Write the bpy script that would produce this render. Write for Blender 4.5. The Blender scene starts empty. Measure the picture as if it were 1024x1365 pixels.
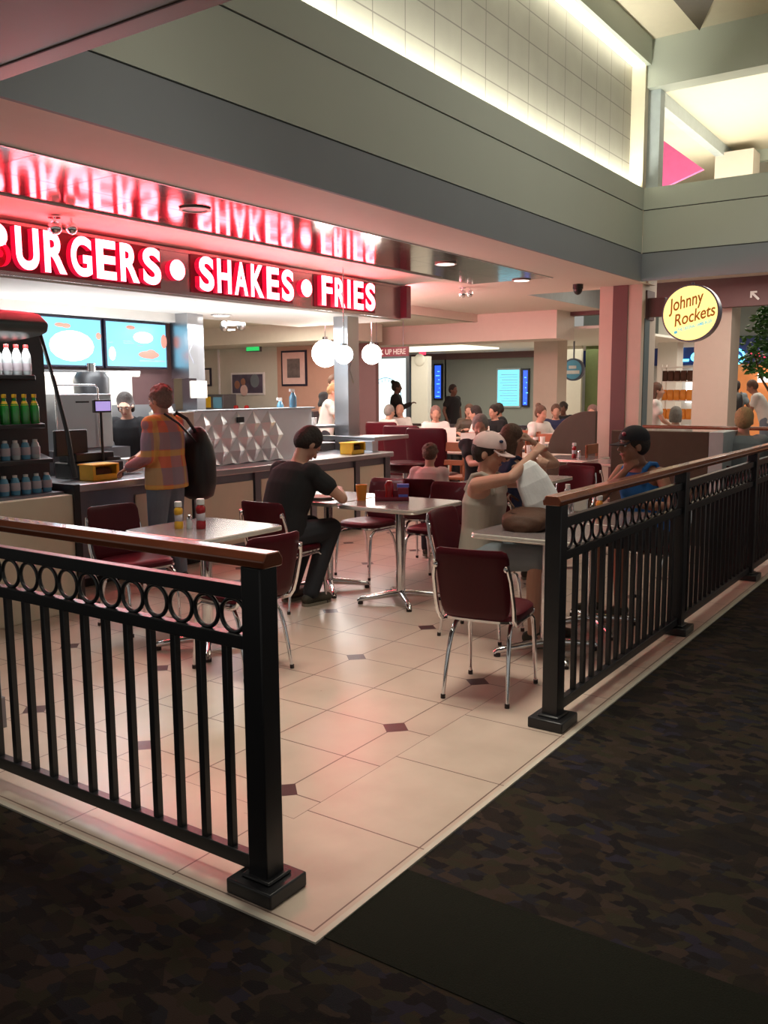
import bpy, math, random
from mathutils import Vector, Matrix
random.seed(7)
PI = math.pi
R_ = math.radians
scene = bpy.context.scene
COL = scene.collection

# ------------------------------------------------------------ camera
cd = bpy.data.cameras.new('camera'); cam = bpy.data.objects.new('camera', cd); COL.objects.link(cam)
cd.sensor_fit = 'VERTICAL'; cd.sensor_height = 36.0; cd.lens = 1187.5 / 1365.0 * 36.0
cd.clip_start = 0.05; cd.clip_end = 200
cR = Vector((0.56803117, -0.8229803, -0.0066349)); cU = Vector((0.11470328, 0.07118138, 0.99084629)); cF = Vector((0.81497469, 0.56359262, -0.13483178))
m = Matrix((cR, cU, -cF)).transposed().to_4x4(); m.translation = Vector((-1.87325, -1.55406, 1.59))
cam.matrix_world = m
scene.camera = cam

# ------------------------------------------------------------ colour management, world, lights
scene.view_settings.view_transform = 'Standard'; scene.view_settings.look = 'None'
scene.view_settings.gamma = 1.0; scene.view_settings.use_curve_mapping = False
scene.view_settings.exposure = 0.0
w = bpy.data.worlds.new('world'); scene.world = w; w.use_nodes = True
bg = w.node_tree.nodes['Background']; bg.inputs[0].default_value = (1.0, 0.96, 0.88, 1); bg.inputs[1].default_value = 0.34

def area(name, loc, size, power, color=(1, .9, .75), size_y=None, rot=(0, 0, 0), spread=None):
    l = bpy.data.lights.new(name, 'AREA'); l.energy = power; l.color = color
    l.shape = 'RECTANGLE' if size_y else 'SQUARE'; l.size = size
    if size_y: l.size_y = size_y
    if spread: l.spread = R_(spread)
    o = bpy.data.objects.new(name, l); o.location = loc; o.rotation_euler = rot; COL.objects.link(o)
    return o
def point(name, loc, power, color=(1, .9, .75), r=.08):
    l = bpy.data.lights.new(name, 'POINT'); l.energy = power; l.color = color; l.shadow_soft_size = r
    o = bpy.data.objects.new(name, l); o.location = loc; COL.objects.link(o); return o
def spot(name, loc, power, color=(1, .88, .7), ang=110, r=.08):
    l = bpy.data.lights.new(name, 'SPOT'); l.energy = power; l.color = color; l.shadow_soft_size = r
    l.spot_size = R_(ang); l.spot_blend = .8
    o = bpy.data.objects.new(name, l); o.location = loc; COL.objects.link(o); return o

# unseen fill lights added high over the concourse edge, recessed cans over the tables, kitchen ceiling lights
area('light_hall_fill', (1.5, .9, 5.6), 1.2, 34, (1, .93, .78), 1.6, spread=66)
spot('light_soffit_fill', (-.25, .45, 2.95), 38, (1, .93, .80), 105, .10)  # unseen lamp added under the beam to brighten the corner
spot('light_soffit_fill', (-.25, -1.6, 2.95), 16, (1, .93, .80), 110, .10)  # added as well, further along the beam, with no fixture
area('light_hall_far', (6.5, .4, 5.7), 3.0, 45, (1, .93, .78), 1.2)
for i, (x, y) in enumerate([(6.97, 3.70), (8.87, 3.69)]):
    spot('light_can_%d' % i, (x, y, 2.95), 20)
area('light_kitchen_a', (3.6, 5.6, 2.38), 1.6, 46, (.93, .97, 1), .5)
area('light_kitchen_b', (6.5, 5.9, 2.38), 2.2, 60, (.96, .97, 1), .5)
area('light_kitchen_c', (9.5, 8.8, 2.80), 2.0, 150, (1, .95, .82), 1.5)
area('light_dining_a', (10.5, 5.0, 2.95), 2.5, 36, (1, .87, .72), 2.0)
area('light_dining_b', (13.5, 6.5, 2.45), 2.5, 30, (1, .88, .7), 1.5)
area('light_far_hall', (18.5, 9.5, 2.62), 4.0, 110, (1, .95, .82), 5.0)
area('light_shelf_up_fill', (3.2, 6.35, 1.86), 2.6, 14, (1, .95, .97), .12, rot=(PI, 0, 0))  # hidden uplight added to whiten the low ceiling
area('light_counter_up_fill', (5.0, 5.6, 1.45), 2.6, 22, (1, .93, .95), .5, rot=(PI, 0, 0))  # another hidden uplight added for the same low ceiling
area('light_sign_return', (8.25, 6.0, 2.72), .25, 75, (1, .16, .22), 1.8, rot=(0, -PI / 2, 0))
area('light_beyond_column', (12.2, 1.5, 3.3), 2.0, 60, (1, .93, .8), 2.0)
area('light_shop', (19, 3.0, 3.6), 5.0, 160, (1, .92, .78), 3.0)
area('light_cove_low', (5.0, 2.575, 4.10), 9.9, 190, (1, .96, .82), .06, rot=(PI, 0, 0))
area('light_upper_room', (13.0, 2.5, 4.3), 4.0, 170, (1, .94, .78), 4.0, rot=(PI, 0, 0))

# ------------------------------------------------------------ materials
def lin(c): return tuple(c) + (1,) if len(c) == 3 else c
MATS = {}
def mat(name, col, rough=.5, metal=0, emit=None, es=1, var=.12, scale=9, bump=0, spec=.5, trans=0, alpha=1, coat=0):
    if name in MATS: return MATS[name]
    m = bpy.data.materials.new(name); m.use_nodes = True; nt = m.node_tree; b = nt.nodes['Principled BSDF']
    b.inputs['Roughness'].default_value = rough; b.inputs['Metallic'].default_value = metal
    b.inputs['Specular IOR Level'].default_value = spec
    b.inputs['Transmission Weight'].default_value = trans; b.inputs['Coat Weight'].default_value = coat
    b.inputs['Alpha'].default_value = alpha
    if var:
        tc = nt.nodes.new('ShaderNodeTexCoord'); nz = nt.nodes.new('ShaderNodeTexNoise'); nz.inputs['Scale'].default_value = scale
        nz.inputs['Detail'].default_value = 3
        mx = nt.nodes.new('ShaderNodeMix'); mx.data_type = 'RGBA'
        mx.inputs[6].default_value = lin(tuple(c * (1 - var) for c in col)); mx.inputs[7].default_value = lin(tuple(min(1, c * (1 + var)) for c in col))
        nt.links.new(tc.outputs['Object'], nz.inputs['Vector']); nt.links.new(nz.outputs['Fac'], mx.inputs[0]); nt.links.new(mx.outputs[2], b.inputs['Base Color'])
        if bump:
            bp = nt.nodes.new('ShaderNodeBump'); bp.inputs['Strength'].default_value = bump; bp.inputs['Distance'].default_value = .01
            nt.links.new(nz.outputs['Fac'], bp.inputs['Height']); nt.links.new(bp.outputs[0], b.inputs['Normal'])
    else: b.inputs['Base Color'].default_value = lin(col)
    if emit: b.inputs['Emission Color'].default_value = lin(emit); b.inputs['Emission Strength'].default_value = es
    MATS[name] = m; return m

class NX:
    """small helper that chains math nodes"""
    def __init__(s, nt): s.nt = nt
    def m(s, op, a, b=None, c=None):
        n = s.nt.nodes.new('ShaderNodeMath'); n.operation = op
        for i, v in enumerate((a, b, c)):
            if v is None: continue
            if isinstance(v, (int, float)): n.inputs[i].default_value = v
            else: s.nt.links.new(v, n.inputs[i])
        return n.outputs[0]
    def mix(s, f, a, b):
        n = s.nt.nodes.new('ShaderNodeMix'); n.data_type = 'RGBA'
        for i, v in ((0, f), (6, a), (7, b)):
            if isinstance(v, (int, float)): n.inputs[i].default_value = v
            elif isinstance(v, tuple): n.inputs[i].default_value = lin(v)
            else: s.nt.links.new(v, n.inputs[i])
        return n.outputs[2]

def tile_mat():
    m = bpy.data.materials.new('floor_tile'); m.use_nodes = True; nt = m.node_tree; b = nt.nodes['Principled BSDF']; x = NX(nt)
    g = nt.nodes.new('ShaderNodeNewGeometry'); sp = nt.nodes.new('ShaderNodeSeparateXYZ'); nt.links.new(g.outputs['Position'], sp.inputs[0])
    px, py = sp.outputs[0], sp.outputs[1]
    def off(v, o, p):
        u = x.m('DIVIDE', x.m('SUBTRACT', v, o), p)
        return x.m('MULTIPLY', x.m('ABSOLUTE', x.m('SUBTRACT', u, x.m('ROUND', u))), p)
    inner = x.m('GREATER_THAN', x.m('MINIMUM', px, py), .53)
    gx = off(px, .69, .405); gy = off(py, .72, .415)
    grid = x.m('LESS_THAN', x.m('MINIMUM', gx, gy), .0035)
    dx = off(px, .69, .81); dy = off(py, .72, .83)
    dot = x.m('MULTIPLY', x.m('LESS_THAN', x.m('ADD', dx, dy), .074), inner)
    alongx = x.m('LESS_THAN', py, px)
    j = x.m('ADD', x.m('MULTIPLY', off(px, .61, .61), alongx), x.m('MULTIPLY', off(py, .61, .61), x.m('SUBTRACT', 1, alongx)))
    bl = x.m('MINIMUM', j, x.m('ABSOLUTE', x.m('SUBTRACT', x.m('MINIMUM', px, py), .53)))
    bl = x.m('MINIMUM', bl, x.m('ABSOLUTE', x.m('SUBTRACT', x.m('MINIMUM', px, py), .022)))
    bline = x.m('LESS_THAN', bl, .003)
    line = x.m('ADD', x.m('MULTIPLY', grid, inner), x.m('MULTIPLY', bline, x.m('SUBTRACT', 1, inner)))
    line = x.m('MINIMUM', line, 1)
    nz = nt.nodes.new('ShaderNodeTexNoise'); nz.inputs['Scale'].default_value = 5; nz.inputs['Detail'].default_value = 5
    nt.links.new(g.outputs['Position'], nz.inputs['Vector'])
    base = x.mix(nz.outputs['Fac'], (.44, .345, .28), (.62, .51, .42))
    wn = nt.nodes.new('ShaderNodeTexWhiteNoise'); wn.noise_dimensions = '2D'
    cb = nt.nodes.new('ShaderNodeCombineXYZ')
    nt.links.new(x.m('FLOOR', x.m('DIVIDE', x.m('SUBTRACT', px, .69), .405)), cb.inputs[0]); nt.links.new(x.m('FLOOR', x.m('DIVIDE', x.m('SUBTRACT', py, .72), .415)), cb.inputs[1])
    nt.links.new(cb.outputs[0], wn.inputs['Vector'])
    base = x.mix(x.m('MULTIPLY', x.m('MULTIPLY', wn.outputs['Value'], inner), .35), base, (.48, .35, .29))
    c = x.mix(line, base, (.16, .10, .08)); c = x.mix(dot, c, (.07, .028, .03))
    nt.links.new(c, b.inputs['Base Color'])
    nt.links.new(x.m('ADD', x.m('MULTIPLY', nz.outputs['Fac'], .2), .22), b.inputs['Roughness'])
    bp = nt.nodes.new('ShaderNodeBump'); bp.inputs['Strength'].default_value = .3; bp.inputs['Distance'].default_value = .004
    nt.links.new(x.m('SUBTRACT', 1, line), bp.inputs['Height']); nt.links.new(bp.outputs[0], b.inputs['Normal'])
    return m

def carpet_mat():
    m = bpy.data.materials.new('patterned_carpet'); m.use_nodes = True; nt = m.node_tree; b = nt.nodes['Principled BSDF']; x = NX(nt)
    g = nt.nodes.new('ShaderNodeNewGeometry')
    mp = nt.nodes.new('ShaderNodeMapping'); mp.inputs['Scale'].default_value = (24, 15, 1); mp.inputs['Rotation'].default_value = (0, 0, .25); nt.links.new(g.outputs['Position'], mp.inputs[0])
    v = nt.nodes.new('ShaderNodeTexVoronoi'); v.distance = 'CHEBYCHEV'; v.inputs['Scale'].default_value = 1; v.inputs['Randomness'].default_value = .9; nt.links.new(mp.outputs[0], v.inputs['Vector'])
    s = nt.nodes.new('ShaderNodeSeparateColor'); nt.links.new(v.outputs['Color'], s.inputs[0])
    r = nt.nodes.new('ShaderNodeValToRGB'); nt.links.new(s.outputs[0], r.inputs[0]); r.color_ramp.interpolation = 'CONSTANT'
    els = [(0, (.012, .010, .011)), (.2, (.034, .024, .016)), (.36, (.018, .017, .021)), (.5, (.030, .026, .016)), (.66, (.040, .027, .021)), (.82, (.024, .018, .015)), (.93, (.022, .019, .030))]
    e = r.color_ramp.elements; e[0].position = 0; e[0].color = els[0][1] + (1,); e[1].position = els[1][0]; e[1].color = els[1][1] + (1,)
    for p_, c_ in els[2:]: q = e.new(p_); q.color = c_ + (1,)
    v2 = nt.nodes.new('ShaderNodeTexVoronoi'); v2.distance = 'MANHATTAN'; v2.inputs['Scale'].default_value = 8; nt.links.new(g.outputs['Position'], v2.inputs['Vector'])
    s2 = nt.nodes.new('ShaderNodeSeparateColor'); nt.links.new(v2.outputs['Color'], s2.inputs[0])
    c = x.mix(x.m('MULTIPLY', x.m('GREATER_THAN', s2.outputs[0], .72), .7), r.outputs[0], (.014, .011, .010))
    nz = nt.nodes.new('ShaderNodeTexNoise'); nz.inputs['Scale'].default_value = 260; nt.links.new(g.outputs['Position'], nz.inputs['Vector'])
    c = x.mix(x.m('MULTIPLY', nz.outputs['Fac'], .30), c, (.016, .014, .012))
    nt.links.new(c, b.inputs['Base Color']); b.inputs['Roughness'].default_value = .95; b.inputs['Specular IOR Level'].default_value = .1
    bp = nt.nodes.new('ShaderNodeBump'); bp.inputs['Strength'].default_value = .5; bp.inputs['Distance'].default_value = .005
    nt.links.new(nz.outputs['Fac'], bp.inputs['Height']); nt.links.new(bp.outputs[0], b.inputs['Normal'])
    return m

def plaid_mat():
    m = bpy.data.materials.new('plaid_cotton'); m.use_nodes = True; nt = m.node_tree; b = nt.nodes['Principled BSDF']; x = NX(nt)
    tc = nt.nodes.new('ShaderNodeTexCoord'); sp = nt.nodes.new('ShaderNodeSeparateXYZ'); nt.links.new(tc.outputs['Object'], sp.inputs[0])
    def band(v, per, ph, th): return x.m('GREATER_THAN', x.m('SINE', x.m('ADD', x.m('MULTIPLY', v, 2 * PI / per), ph)), th)
    c = x.mix(x.m('MULTIPLY', band(sp.outputs[2], .30, .4, .05), .75), (.72, .17, .10), (.26, .24, .30))
    c = x.mix(x.m('MULTIPLY', band(sp.outputs[1], .27, .9, .1), .55), c, (.25, .25, .33))
    c = x.mix(x.m('MULTIPLY', band(sp.outputs[2], .30, 2.6, .86), .6), c, (.75, .45, .08))
    c = x.mix(x.m('MULTIPLY', band(sp.outputs[1], .27, 3.4, .88), .5), c, (.75, .50, .12))
    nt.links.new(c, b.inputs['Base Color']); b.inputs['Roughness'].default_value = .9
    return m

def grid_wall_mat(name, col, line, sx, sz, axis=0, rough=.5):
    m = bpy.data.materials.new(name); m.use_nodes = True; nt = m.node_tree; b = nt.nodes['Principled BSDF']; x = NX(nt)
    g = nt.nodes.new('ShaderNodeNewGeometry'); sp = nt.nodes.new('ShaderNodeSeparateXYZ'); nt.links.new(g.outputs['Position'], sp.inputs[0])
    def off(v, p):
        u = x.m('DIVIDE', v, p); return x.m('MULTIPLY', x.m('ABSOLUTE', x.m('SUBTRACT', u, x.m('ROUND', u))), p)
    l = x.m('LESS_THAN', x.m('MINIMUM', off(sp.outputs[axis], sx), off(sp.outputs[2] if axis != 2 else sp.outputs[1], sz)), .006)
    nz = nt.nodes.new('ShaderNodeTexNoise'); nz.inputs['Scale'].default_value = 3; nz.inputs['Detail'].default_value = 6; nt.links.new(g.outputs['Position'], nz.inputs['Vector'])
    c = x.mix(nz.outputs['Fac'], tuple(v * .85 for v in col), tuple(v * 1.12 for v in col)); c = x.mix(l, c, line)
    nt.links.new(c, b.inputs['Base Color']); b.inputs['Roughness'].default_value = rough
    return m

def mirror_mat():
    m = bpy.data.materials.new('polished_metal_ceiling'); m.use_nodes = True; nt = m.node_tree; b = nt.nodes['Principled BSDF']; x = NX(nt)
    g = nt.nodes.new('ShaderNodeNewGeometry'); sp = nt.nodes.new('ShaderNodeSeparateXYZ'); nt.links.new(g.outputs['Position'], sp.inputs[0])
    def off(v, o, p):
        u = x.m('DIVIDE', x.m('SUBTRACT', v, o), p); return x.m('MULTIPLY', x.m('ABSOLUTE', x.m('SUBTRACT', u, x.m('ROUND', u))), p)
    l = x.m('LESS_THAN', x.m('MINIMUM', off(sp.outputs[0], .3, .61), off(sp.outputs[1], 3.27, .59)), .008)
    c = x.mix(l, (.30, .25, .23), (.03, .015, .015)); nt.links.new(c, b.inputs['Base Color'])
    b.inputs['Metallic'].default_value = .93; b.inputs['Roughness'].default_value = .12
    nz = nt.nodes.new('ShaderNodeTexNoise'); nz.inputs['Scale'].default_value = 5; nt.links.new(g.outputs['Position'], nz.inputs['Vector'])
    bp = nt.nodes.new('ShaderNodeBump'); bp.inputs['Strength'].default_value = .10; bp.inputs['Distance'].default_value = .01
    nt.links.new(nz.outputs['Fac'], bp.inputs['Height']); nt.links.new(bp.outputs[0], b.inputs['Normal'])
    return m

M = dict(
    tile=tile_mat(), carpet=carpet_mat(), plaid=plaid_mat(), mirror=mirror_mat(),
    stripe=mat('plain_dark_carpet', (.012, .013, .009), .95, spec=.1, scale=200, var=.3, bump=.4),
    edging=mat('pale_edging', (.55, .50, .42), .5),
    black=mat('black_painted_steel', (.012, .012, .014), .35, var=.2),
    wood=mat('varnished_cherry_wood', (.20, .055, .025), .22, var=.35, scale=4, coat=.5),
    chrome=mat('chrome', (.82, .82, .84), .10, 1, var=.04),
    quilt=mat('quilted_bright_steel', (.84, .86, .90), .25, .4, var=.06),
    steel=mat('brushed_steel', (.50, .51, .54), .30, 1, var=.08, scale=3),
    steeldark=mat('dark_steel', (.22, .22, .25), .35, .9, var=.1),
    vinyl=mat('burgundy_vinyl', (.065, .003, .008), .42, var=.15, coat=.05, spec=.2),
    laminate=mat('grey_laminate', (.20, .17, .17), .2, var=.12, scale=40),
    metaledge=mat('ribbed_table_edge', (.75, .72, .66), .3, .6, var=.06, scale=30),
    rubber=mat('dark_rubber', (.03, .02, .02), .7),
    cream=mat('cream_paint', (.68, .62, .48), .6, var=.04),
    creamwall=mat('kitchen_cream_wall', (.62, .60, .50), .7, var=.04),
    white=mat('white_paint', (.78, .76, .70), .7, var=.03),
    warmwhite=mat('warm_white_paint', (.74, .66, .58), .7, var=.03),
    sage=mat('sage_paint', (.52, .57, .50), .75, var=.03, scale=2),
    grey=mat('grey_band_paint', (.27, .30, .33), .7, var=.05, scale=2),
    brownbeam=mat('brown_glossy_beam', (.13, .085, .06), .32, var=.15, scale=2),
    groove=mat('dark_groove', (.06, .06, .06), .8),
    cove=mat('cove_light_glow', (1, .95, .8), .5, emit=(1, .94, .74), es=3.2, var=0),
    ceilglow_far=mat('far_lit_ceiling_glow', (1, .95, .8), .5, emit=(1, .93, .72), es=1.3, var=0),  # emission stands in for light on the far ceiling
    lamp=mat('lamp_glow', (1, 1, 1), .5, emit=(1, .95, .85), es=9, var=0),
    globe=mat('globe_glow', (1, 1, 1), .5, emit=(1, .96, .88), es=22, var=0),
    neon=mat('sign_letter_glow', (1, .6, .6), .5, emit=(1, .062, .082), es=32, var=0),
    neonside=mat('sign_letter_red_side', (.7, .02, .05), .4, emit=(1, .01, .07), es=.55, var=0),
    signred=mat('dark_red_panel', (.22, .02, .04), .35),
    signsteel=mat('sign_fascia_metal', (.50, .42, .42), .25, .8),
    pier=mat('brown_column_panel', (.15, .075, .075), .6, var=.06),
    beige=mat('beige_plaster', (.62, .52, .44), .75, var=.04),
    teal=mat('slate_stripe', (.12, .17, .19), .5),
    magenta=mat('magenta_paint', (.62, .10, .28), .7),
    olive=mat('dark_olive_laminate', (.075, .055, .035), .5),
    paleblue=mat('pale_grey_laminate', (.45, .52, .54), .5),
    farwall=mat('far_grey_green_wall', (.30, .33, .30), .7, var=.06, scale=1),
    farlight=mat('far_pale_panel', (.52, .58, .50), .7, var=.05, scale=1),
    green=mat('green_far_wall', (.15, .19, .07), .7),
    screen=mat('screen_cyan', (.1, .6, .8), .3, emit=(.16, .66, .86), es=1.5, var=0),
    screenmenu=mat('screen_sky_blue', (.02, .05, .06), .3, emit=(.24, .68, .90), es=1.35, var=0),
    screenwhite=mat('screen_white', (1, 1, 1), .3, emit=(1, .98, .95), es=2.2, var=0),
    screentext=mat('screen_text', (.3, .4, .5), .3, emit=(.10, .30, .40), es=.8, var=0),
    screenred=mat('screen_food_red', (.6, .2, .15), .4, emit=(.62, .22, .16), es=.8, var=0),
    screenblue=mat('screen_deep_blue', (.05, .1, .6), .3, emit=(.03, .12, .75), es=1.2, var=0),
    bezel=mat('screen_bezel', (.015, .012, .03), .35),
    blackplastic=mat('black_plastic', (.015, .015, .017), .4),
    yellow=mat('yellow_plastic', (.75, .46, .02), .45),
    whiteplastic=mat('white_plastic', (.78, .76, .74), .4),
    red=mat('red_plastic', (.45, .015, .015), .35),
    ketchup=mat('ketchup_bottle', (.30, .008, .012), .25, coat=.3),
    mustard=mat('mustard_bottle', (.72, .38, .02), .3, coat=.3),
    label=mat('paper_label', (.55, .50, .55), .7),
    greenglass=mat('green_bottle', (.02, .30, .04), .15, coat=.4, spec=.7),
    clearbottle=mat('clear_bottle', (.62, .68, .70), .15, coat=.4),
    bluebottle=mat('blue_bottle', (.15, .42, .62), .2, coat=.4),
    caseblack=mat('display_case_black', (.02, .018, .02), .35),
    canopy=mat('display_case_canopy', (.07, .10, .10), .4),
    exitgreen=mat('exit_green', (.02, .5, .1), .5, emit=(.03, .60, .14), es=.9, var=0),
    paper=mat('paper', (.80, .76, .68), .8),
    pinkpaper=mat('pink_card', (.75, .52, .46), .8),
    woodchair=mat('orange_brown_wood', (.34, .11, .05), .4, var=.2),
    signyellow=mat('sign_yellow_glow', (1, .9, .3), .4, emit=(1, .83, .28), es=1.15, var=0),
    signbrown=mat('sign_script_brown', (.35, .12, .01), .5, emit=(.32, .10, .01), es=.5, var=0),
    signcyan=mat('sign_ribbon_blue', (.1, .5, .7), .5, emit=(.08, .45, .62), es=.7, var=0),
    rim=mat('sign_rim', (.12, .14, .20), .35, .4),
    bluepanel=mat('blue_store_band', (.03, .05, .20), .5),
    cyanneon=mat('cyan_neon', (.2, .8, 1), .5, emit=(.15, .80, 1), es=3, var=0),
    redneon=mat('red_neon', (1, .05, .1), .5, emit=(1, .04, .10), es=1.6, var=0),
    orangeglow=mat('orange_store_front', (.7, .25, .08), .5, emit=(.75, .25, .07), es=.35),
    leaf=mat('ficus_leaf', (.05, .17, .03), .5, var=.4, scale=3),
    bark=mat('bark', (.12, .07, .04), .9),
    wallpaint=mat('salmon_wall', (.58, .34, .25), .7, var=.05),
    tileamber=mat('snack_orange', (.75, .28, .03), .5),
    jean=mat('blue_jeans', (.16, .20, .25), .9), darkjean=mat('dark_trousers', (.025, .028, .035), .9),
    tee=mat('black_cotton', (.012, .012, .014), .95), navy=mat('navy_cotton', (.018, .025, .07), .9),
    tan_top=mat('beige_tank_top', (.36, .32, .27), .9), bluetop=mat('bright_blue_tank', (.02, .16, .50), .8),
    whitecloth=mat('white_cotton', (.66, .64, .60), .9), greycloth=mat('grey_cotton', (.18, .21, .23), .9),
    pinkcap=mat('pale_pink_cap', (.66, .48, .46), .85), darkcap=mat('dark_cap', (.012, .012, .018), .8),
    hairred=mat('greying_auburn_hair', (.20, .12, .10), .8, var=.5, scale=60, bump=.8), hairdark=mat('dark_brown_hair', (.020, .012, .009), .7, var=.4, scale=60, bump=.8),
    hairbrown=mat('brown_hair', (.10, .05, .03), .7, var=.4, scale=60, bump=.8), hairgrey=mat('grey_hair', (.24, .22, .20), .8, var=.3, scale=60, bump=.8),
    hairblond=mat('blond_hair', (.34, .22, .10), .7, var=.3, scale=60, bump=.8),
    skin=mat('fair_skin', (.50, .27, .19), .55, var=.06), skintan=mat('tanned_skin', (.34, .16, .10), .55, var=.06), skindark=mat('brown_skin', (.15, .07, .045), .55, var=.06),
    shoe=mat('dark_shoe', (.05, .045, .03), .7), sole=mat('shoe_sole', (.22, .20, .15), .8), lips=mat('lips', (.34, .10, .09), .5), eye=mat('dark_eye', (.03, .02, .02), .3),
    bag=mat('white_paper_bag', (.88, .88, .88), .8, bump=.4, scale=14), brownbag=mat('brown_bag', (.075, .028, .012), .7, bump=.5, scale=20),
)
M['tilewall'] = grid_wall_mat('square_panel_wall', (.33, .32, .27), (.16, .15, .13), .46, .30, 0)

# ------------------------------------------------------------ mesh builder
class MB:
    def __init__(s): s.v = []; s.f = []; s.mi = []; s.cm = 0
    def add(s, vs, fs):
        o = len(s.v); s.v += [tuple(v) for v in vs]; s.f += [tuple(i + o for i in f) for f in fs]; s.mi += [s.cm] * len(fs); return s
    def box(s, x0, x1, y0, y1, z0, z1, Mx=None):
        vs = [Vector((x, y, z)) for z in (z0, z1) for y in (y0, y1) for x in (x0, x1)]
        if Mx: vs = [Mx @ v for v in vs]
        return s.add(vs, [(0, 2, 3, 1), (4, 5, 7, 6), (0, 1, 5, 4), (2, 6, 7, 3), (0, 4, 6, 2), (1, 3, 7, 5)])
    def rings(s, rings, close=True, caps=True):
        n = len(rings[0]); o = len(s.v); vs = [p for r in rings for p in r]; fs = []
        for i in range(len(rings) - 1):
            for j in range(n if close else n - 1):
                a = i * n + j; b = i * n + (j + 1) % n; fs.append((a, b, b + n, a + n))
        if caps: fs.append(tuple(range(n))[::-1]); fs.append(tuple((len(rings) - 1) * n + k for k in range(n)))
        return s.add(vs, fs)
    def cyl(s, p0, p1, r0, r1=None, n=14):
        r1 = r0 if r1 is None else r1; return s.tube([p0, p1], [r0, r1], n)
    def tube(s, pts, r, n=10, closed=False):
        pts = [Vector(p) for p in pts]; k = len(pts); rs = r if isinstance(r, (list, tuple)) else [r] * k
        rings = []; prev = None
        for i, p in enumerate(pts):
            if closed: t = (pts[(i + 1) % k] - pts[i - 1]).normalized()
            else: t = (pts[min(i + 1, k - 1)] - pts[max(i - 1, 0)]).normalized()
            if prev is None: a = Vector((0, 0, 1)) if abs(t.z) < .9 else Vector((1, 0, 0)); u = t.cross(a).normalized()
            else: u = (prev - t * prev.dot(t)).normalized()
            prev = u; v = t.cross(u)
            rings.append([p + (u * math.cos(2 * PI * j / n) + v * math.sin(2 * PI * j / n)) * rs[i] for j in range(n)])
        if closed: rings.append(rings[0]); return s.rings(rings, caps=False)
        return s.rings(rings)
    def lathe(s, prof, c=(0, 0, 0), n=20, Mx=None, sx=1, sy=1):
        c = Vector(c); rings = []
        for r, z in prof:
            q = [Vector((c.x + sx * r * math.cos(2 * PI * j / n), c.y + sy * r * math.sin(2 * PI * j / n), c.z + z)) for j in range(n)]
            if Mx: q = [Mx @ p for p in q]
            rings.append(q)
        return s.rings(rings)
    def ell(s, c, r, Mx=None, n=16, k=10):
        c = Vector(c); rings = []
        for i in range(k + 1):
            a = -PI / 2 + PI * min(max(i / k, .02), .98)
            q = [Vector((r[0] * math.cos(a) * math.cos(2 * PI * j / n), r[1] * math.cos(a) * math.sin(2 * PI * j / n), r[2] * math.sin(a))) for j in range(n)]
            if Mx: q = [Mx @ p for p in q]
            rings.append([c + p for p in q])
        return s.rings(rings)
    def cap(s, p0, r0, p1, r1=None, n=12):
        r1 = r0 if r1 is None else r1; p0 = Vector(p0); p1 = Vector(p1); d = (p1 - p0); L = d.length; d = d.normalized() if L > 1e-6 else Vector((0, 0, 1))
        pts = []; rs = []
        for a in (-80, -50, -20): pts.append(p0 + d * r0 * math.sin(R_(a))); rs.append(r0 * math.cos(R_(a)))
        pts.append(p0); rs.append(r0); pts.append(p1); rs.append(r1)
        for a in (20, 50, 80): pts.append(p1 + d * r1 * math.sin(R_(a))); rs.append(r1 * math.cos(R_(a)))
        return s.tube(pts, rs, n)
    def loft(s, st, n=20, ex=2.0):
        rings = []
        for c, a, b, sd, fw in st:
            c = Vector(c); sd = Vector(sd); fw = Vector(fw); q = []
            for j in range(n):
                t = 2 * PI * j / n; ct, sn = math.cos(t), math.sin(t)
                q.append(c + sd * a * math.copysign(abs(ct) ** (2 / ex), ct) + fw * b * math.copysign(abs(sn) ** (2 / ex), sn))
            rings.append(q)
        return s.rings(rings)
    def prism(s, poly, d, Mx=None):
        """poly: list of 3D points, d: extrusion vector"""
        d = Vector(d); a = [Vector(p) for p in poly]; b = [p + d for p in a]
        if Mx: a = [Mx @ p for p in a]; b = [Mx @ p for p in b]
        n = len(a); fs = [tuple(range(n))[::-1], tuple(range(n, 2 * n))] + [(i, (i + 1) % n, n + (i + 1) % n, n + i) for i in range(n)]
        return s.add(a + b, fs)
    def mesh(s, name='m'):
        me = bpy.data.meshes.new(name); me.from_pydata(s.v, [], s.f); me.validate(); me.update()
        return me

def fixn(me):
    import bmesh
    b = bmesh.new(); b.from_mesh(me); bmesh.ops.recalc_face_normals(b, faces=b.faces); b.to_mesh(me); b.free()

def obj(name, mb, mt, parent=None, smooth=True, bevel=0, segs=2, label=None, loc=None):
    me = mb.mesh(name) if isinstance(mb, MB) else mb
    if isinstance(mb, MB):
        fixn(me)
        if mb.cm:
            for i, p in enumerate(me.polygons):
                if i < len(mb.mi): p.material_index = mb.mi[i]
    for q in (mt if isinstance(mt, (list, tuple)) else [mt]): me.materials.append(M[q] if isinstance(q, str) else q)
    o = bpy.data.objects.new(name, me); COL.objects.link(o)
    if parent: o.parent = parent
    if loc: o.location = loc
    if smooth:
        me.shade_smooth()
        try: me.set_sharp_from_angle(angle=R_(38))
        except Exception: pass
    if bevel:
        bv = o.modifiers.new('b', 'BEVEL'); bv.width = bevel; bv.segments = segs; bv.limit_method = 'ANGLE'; bv.angle_limit = R_(40)
    if label: o['label'] = label
    return o

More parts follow.
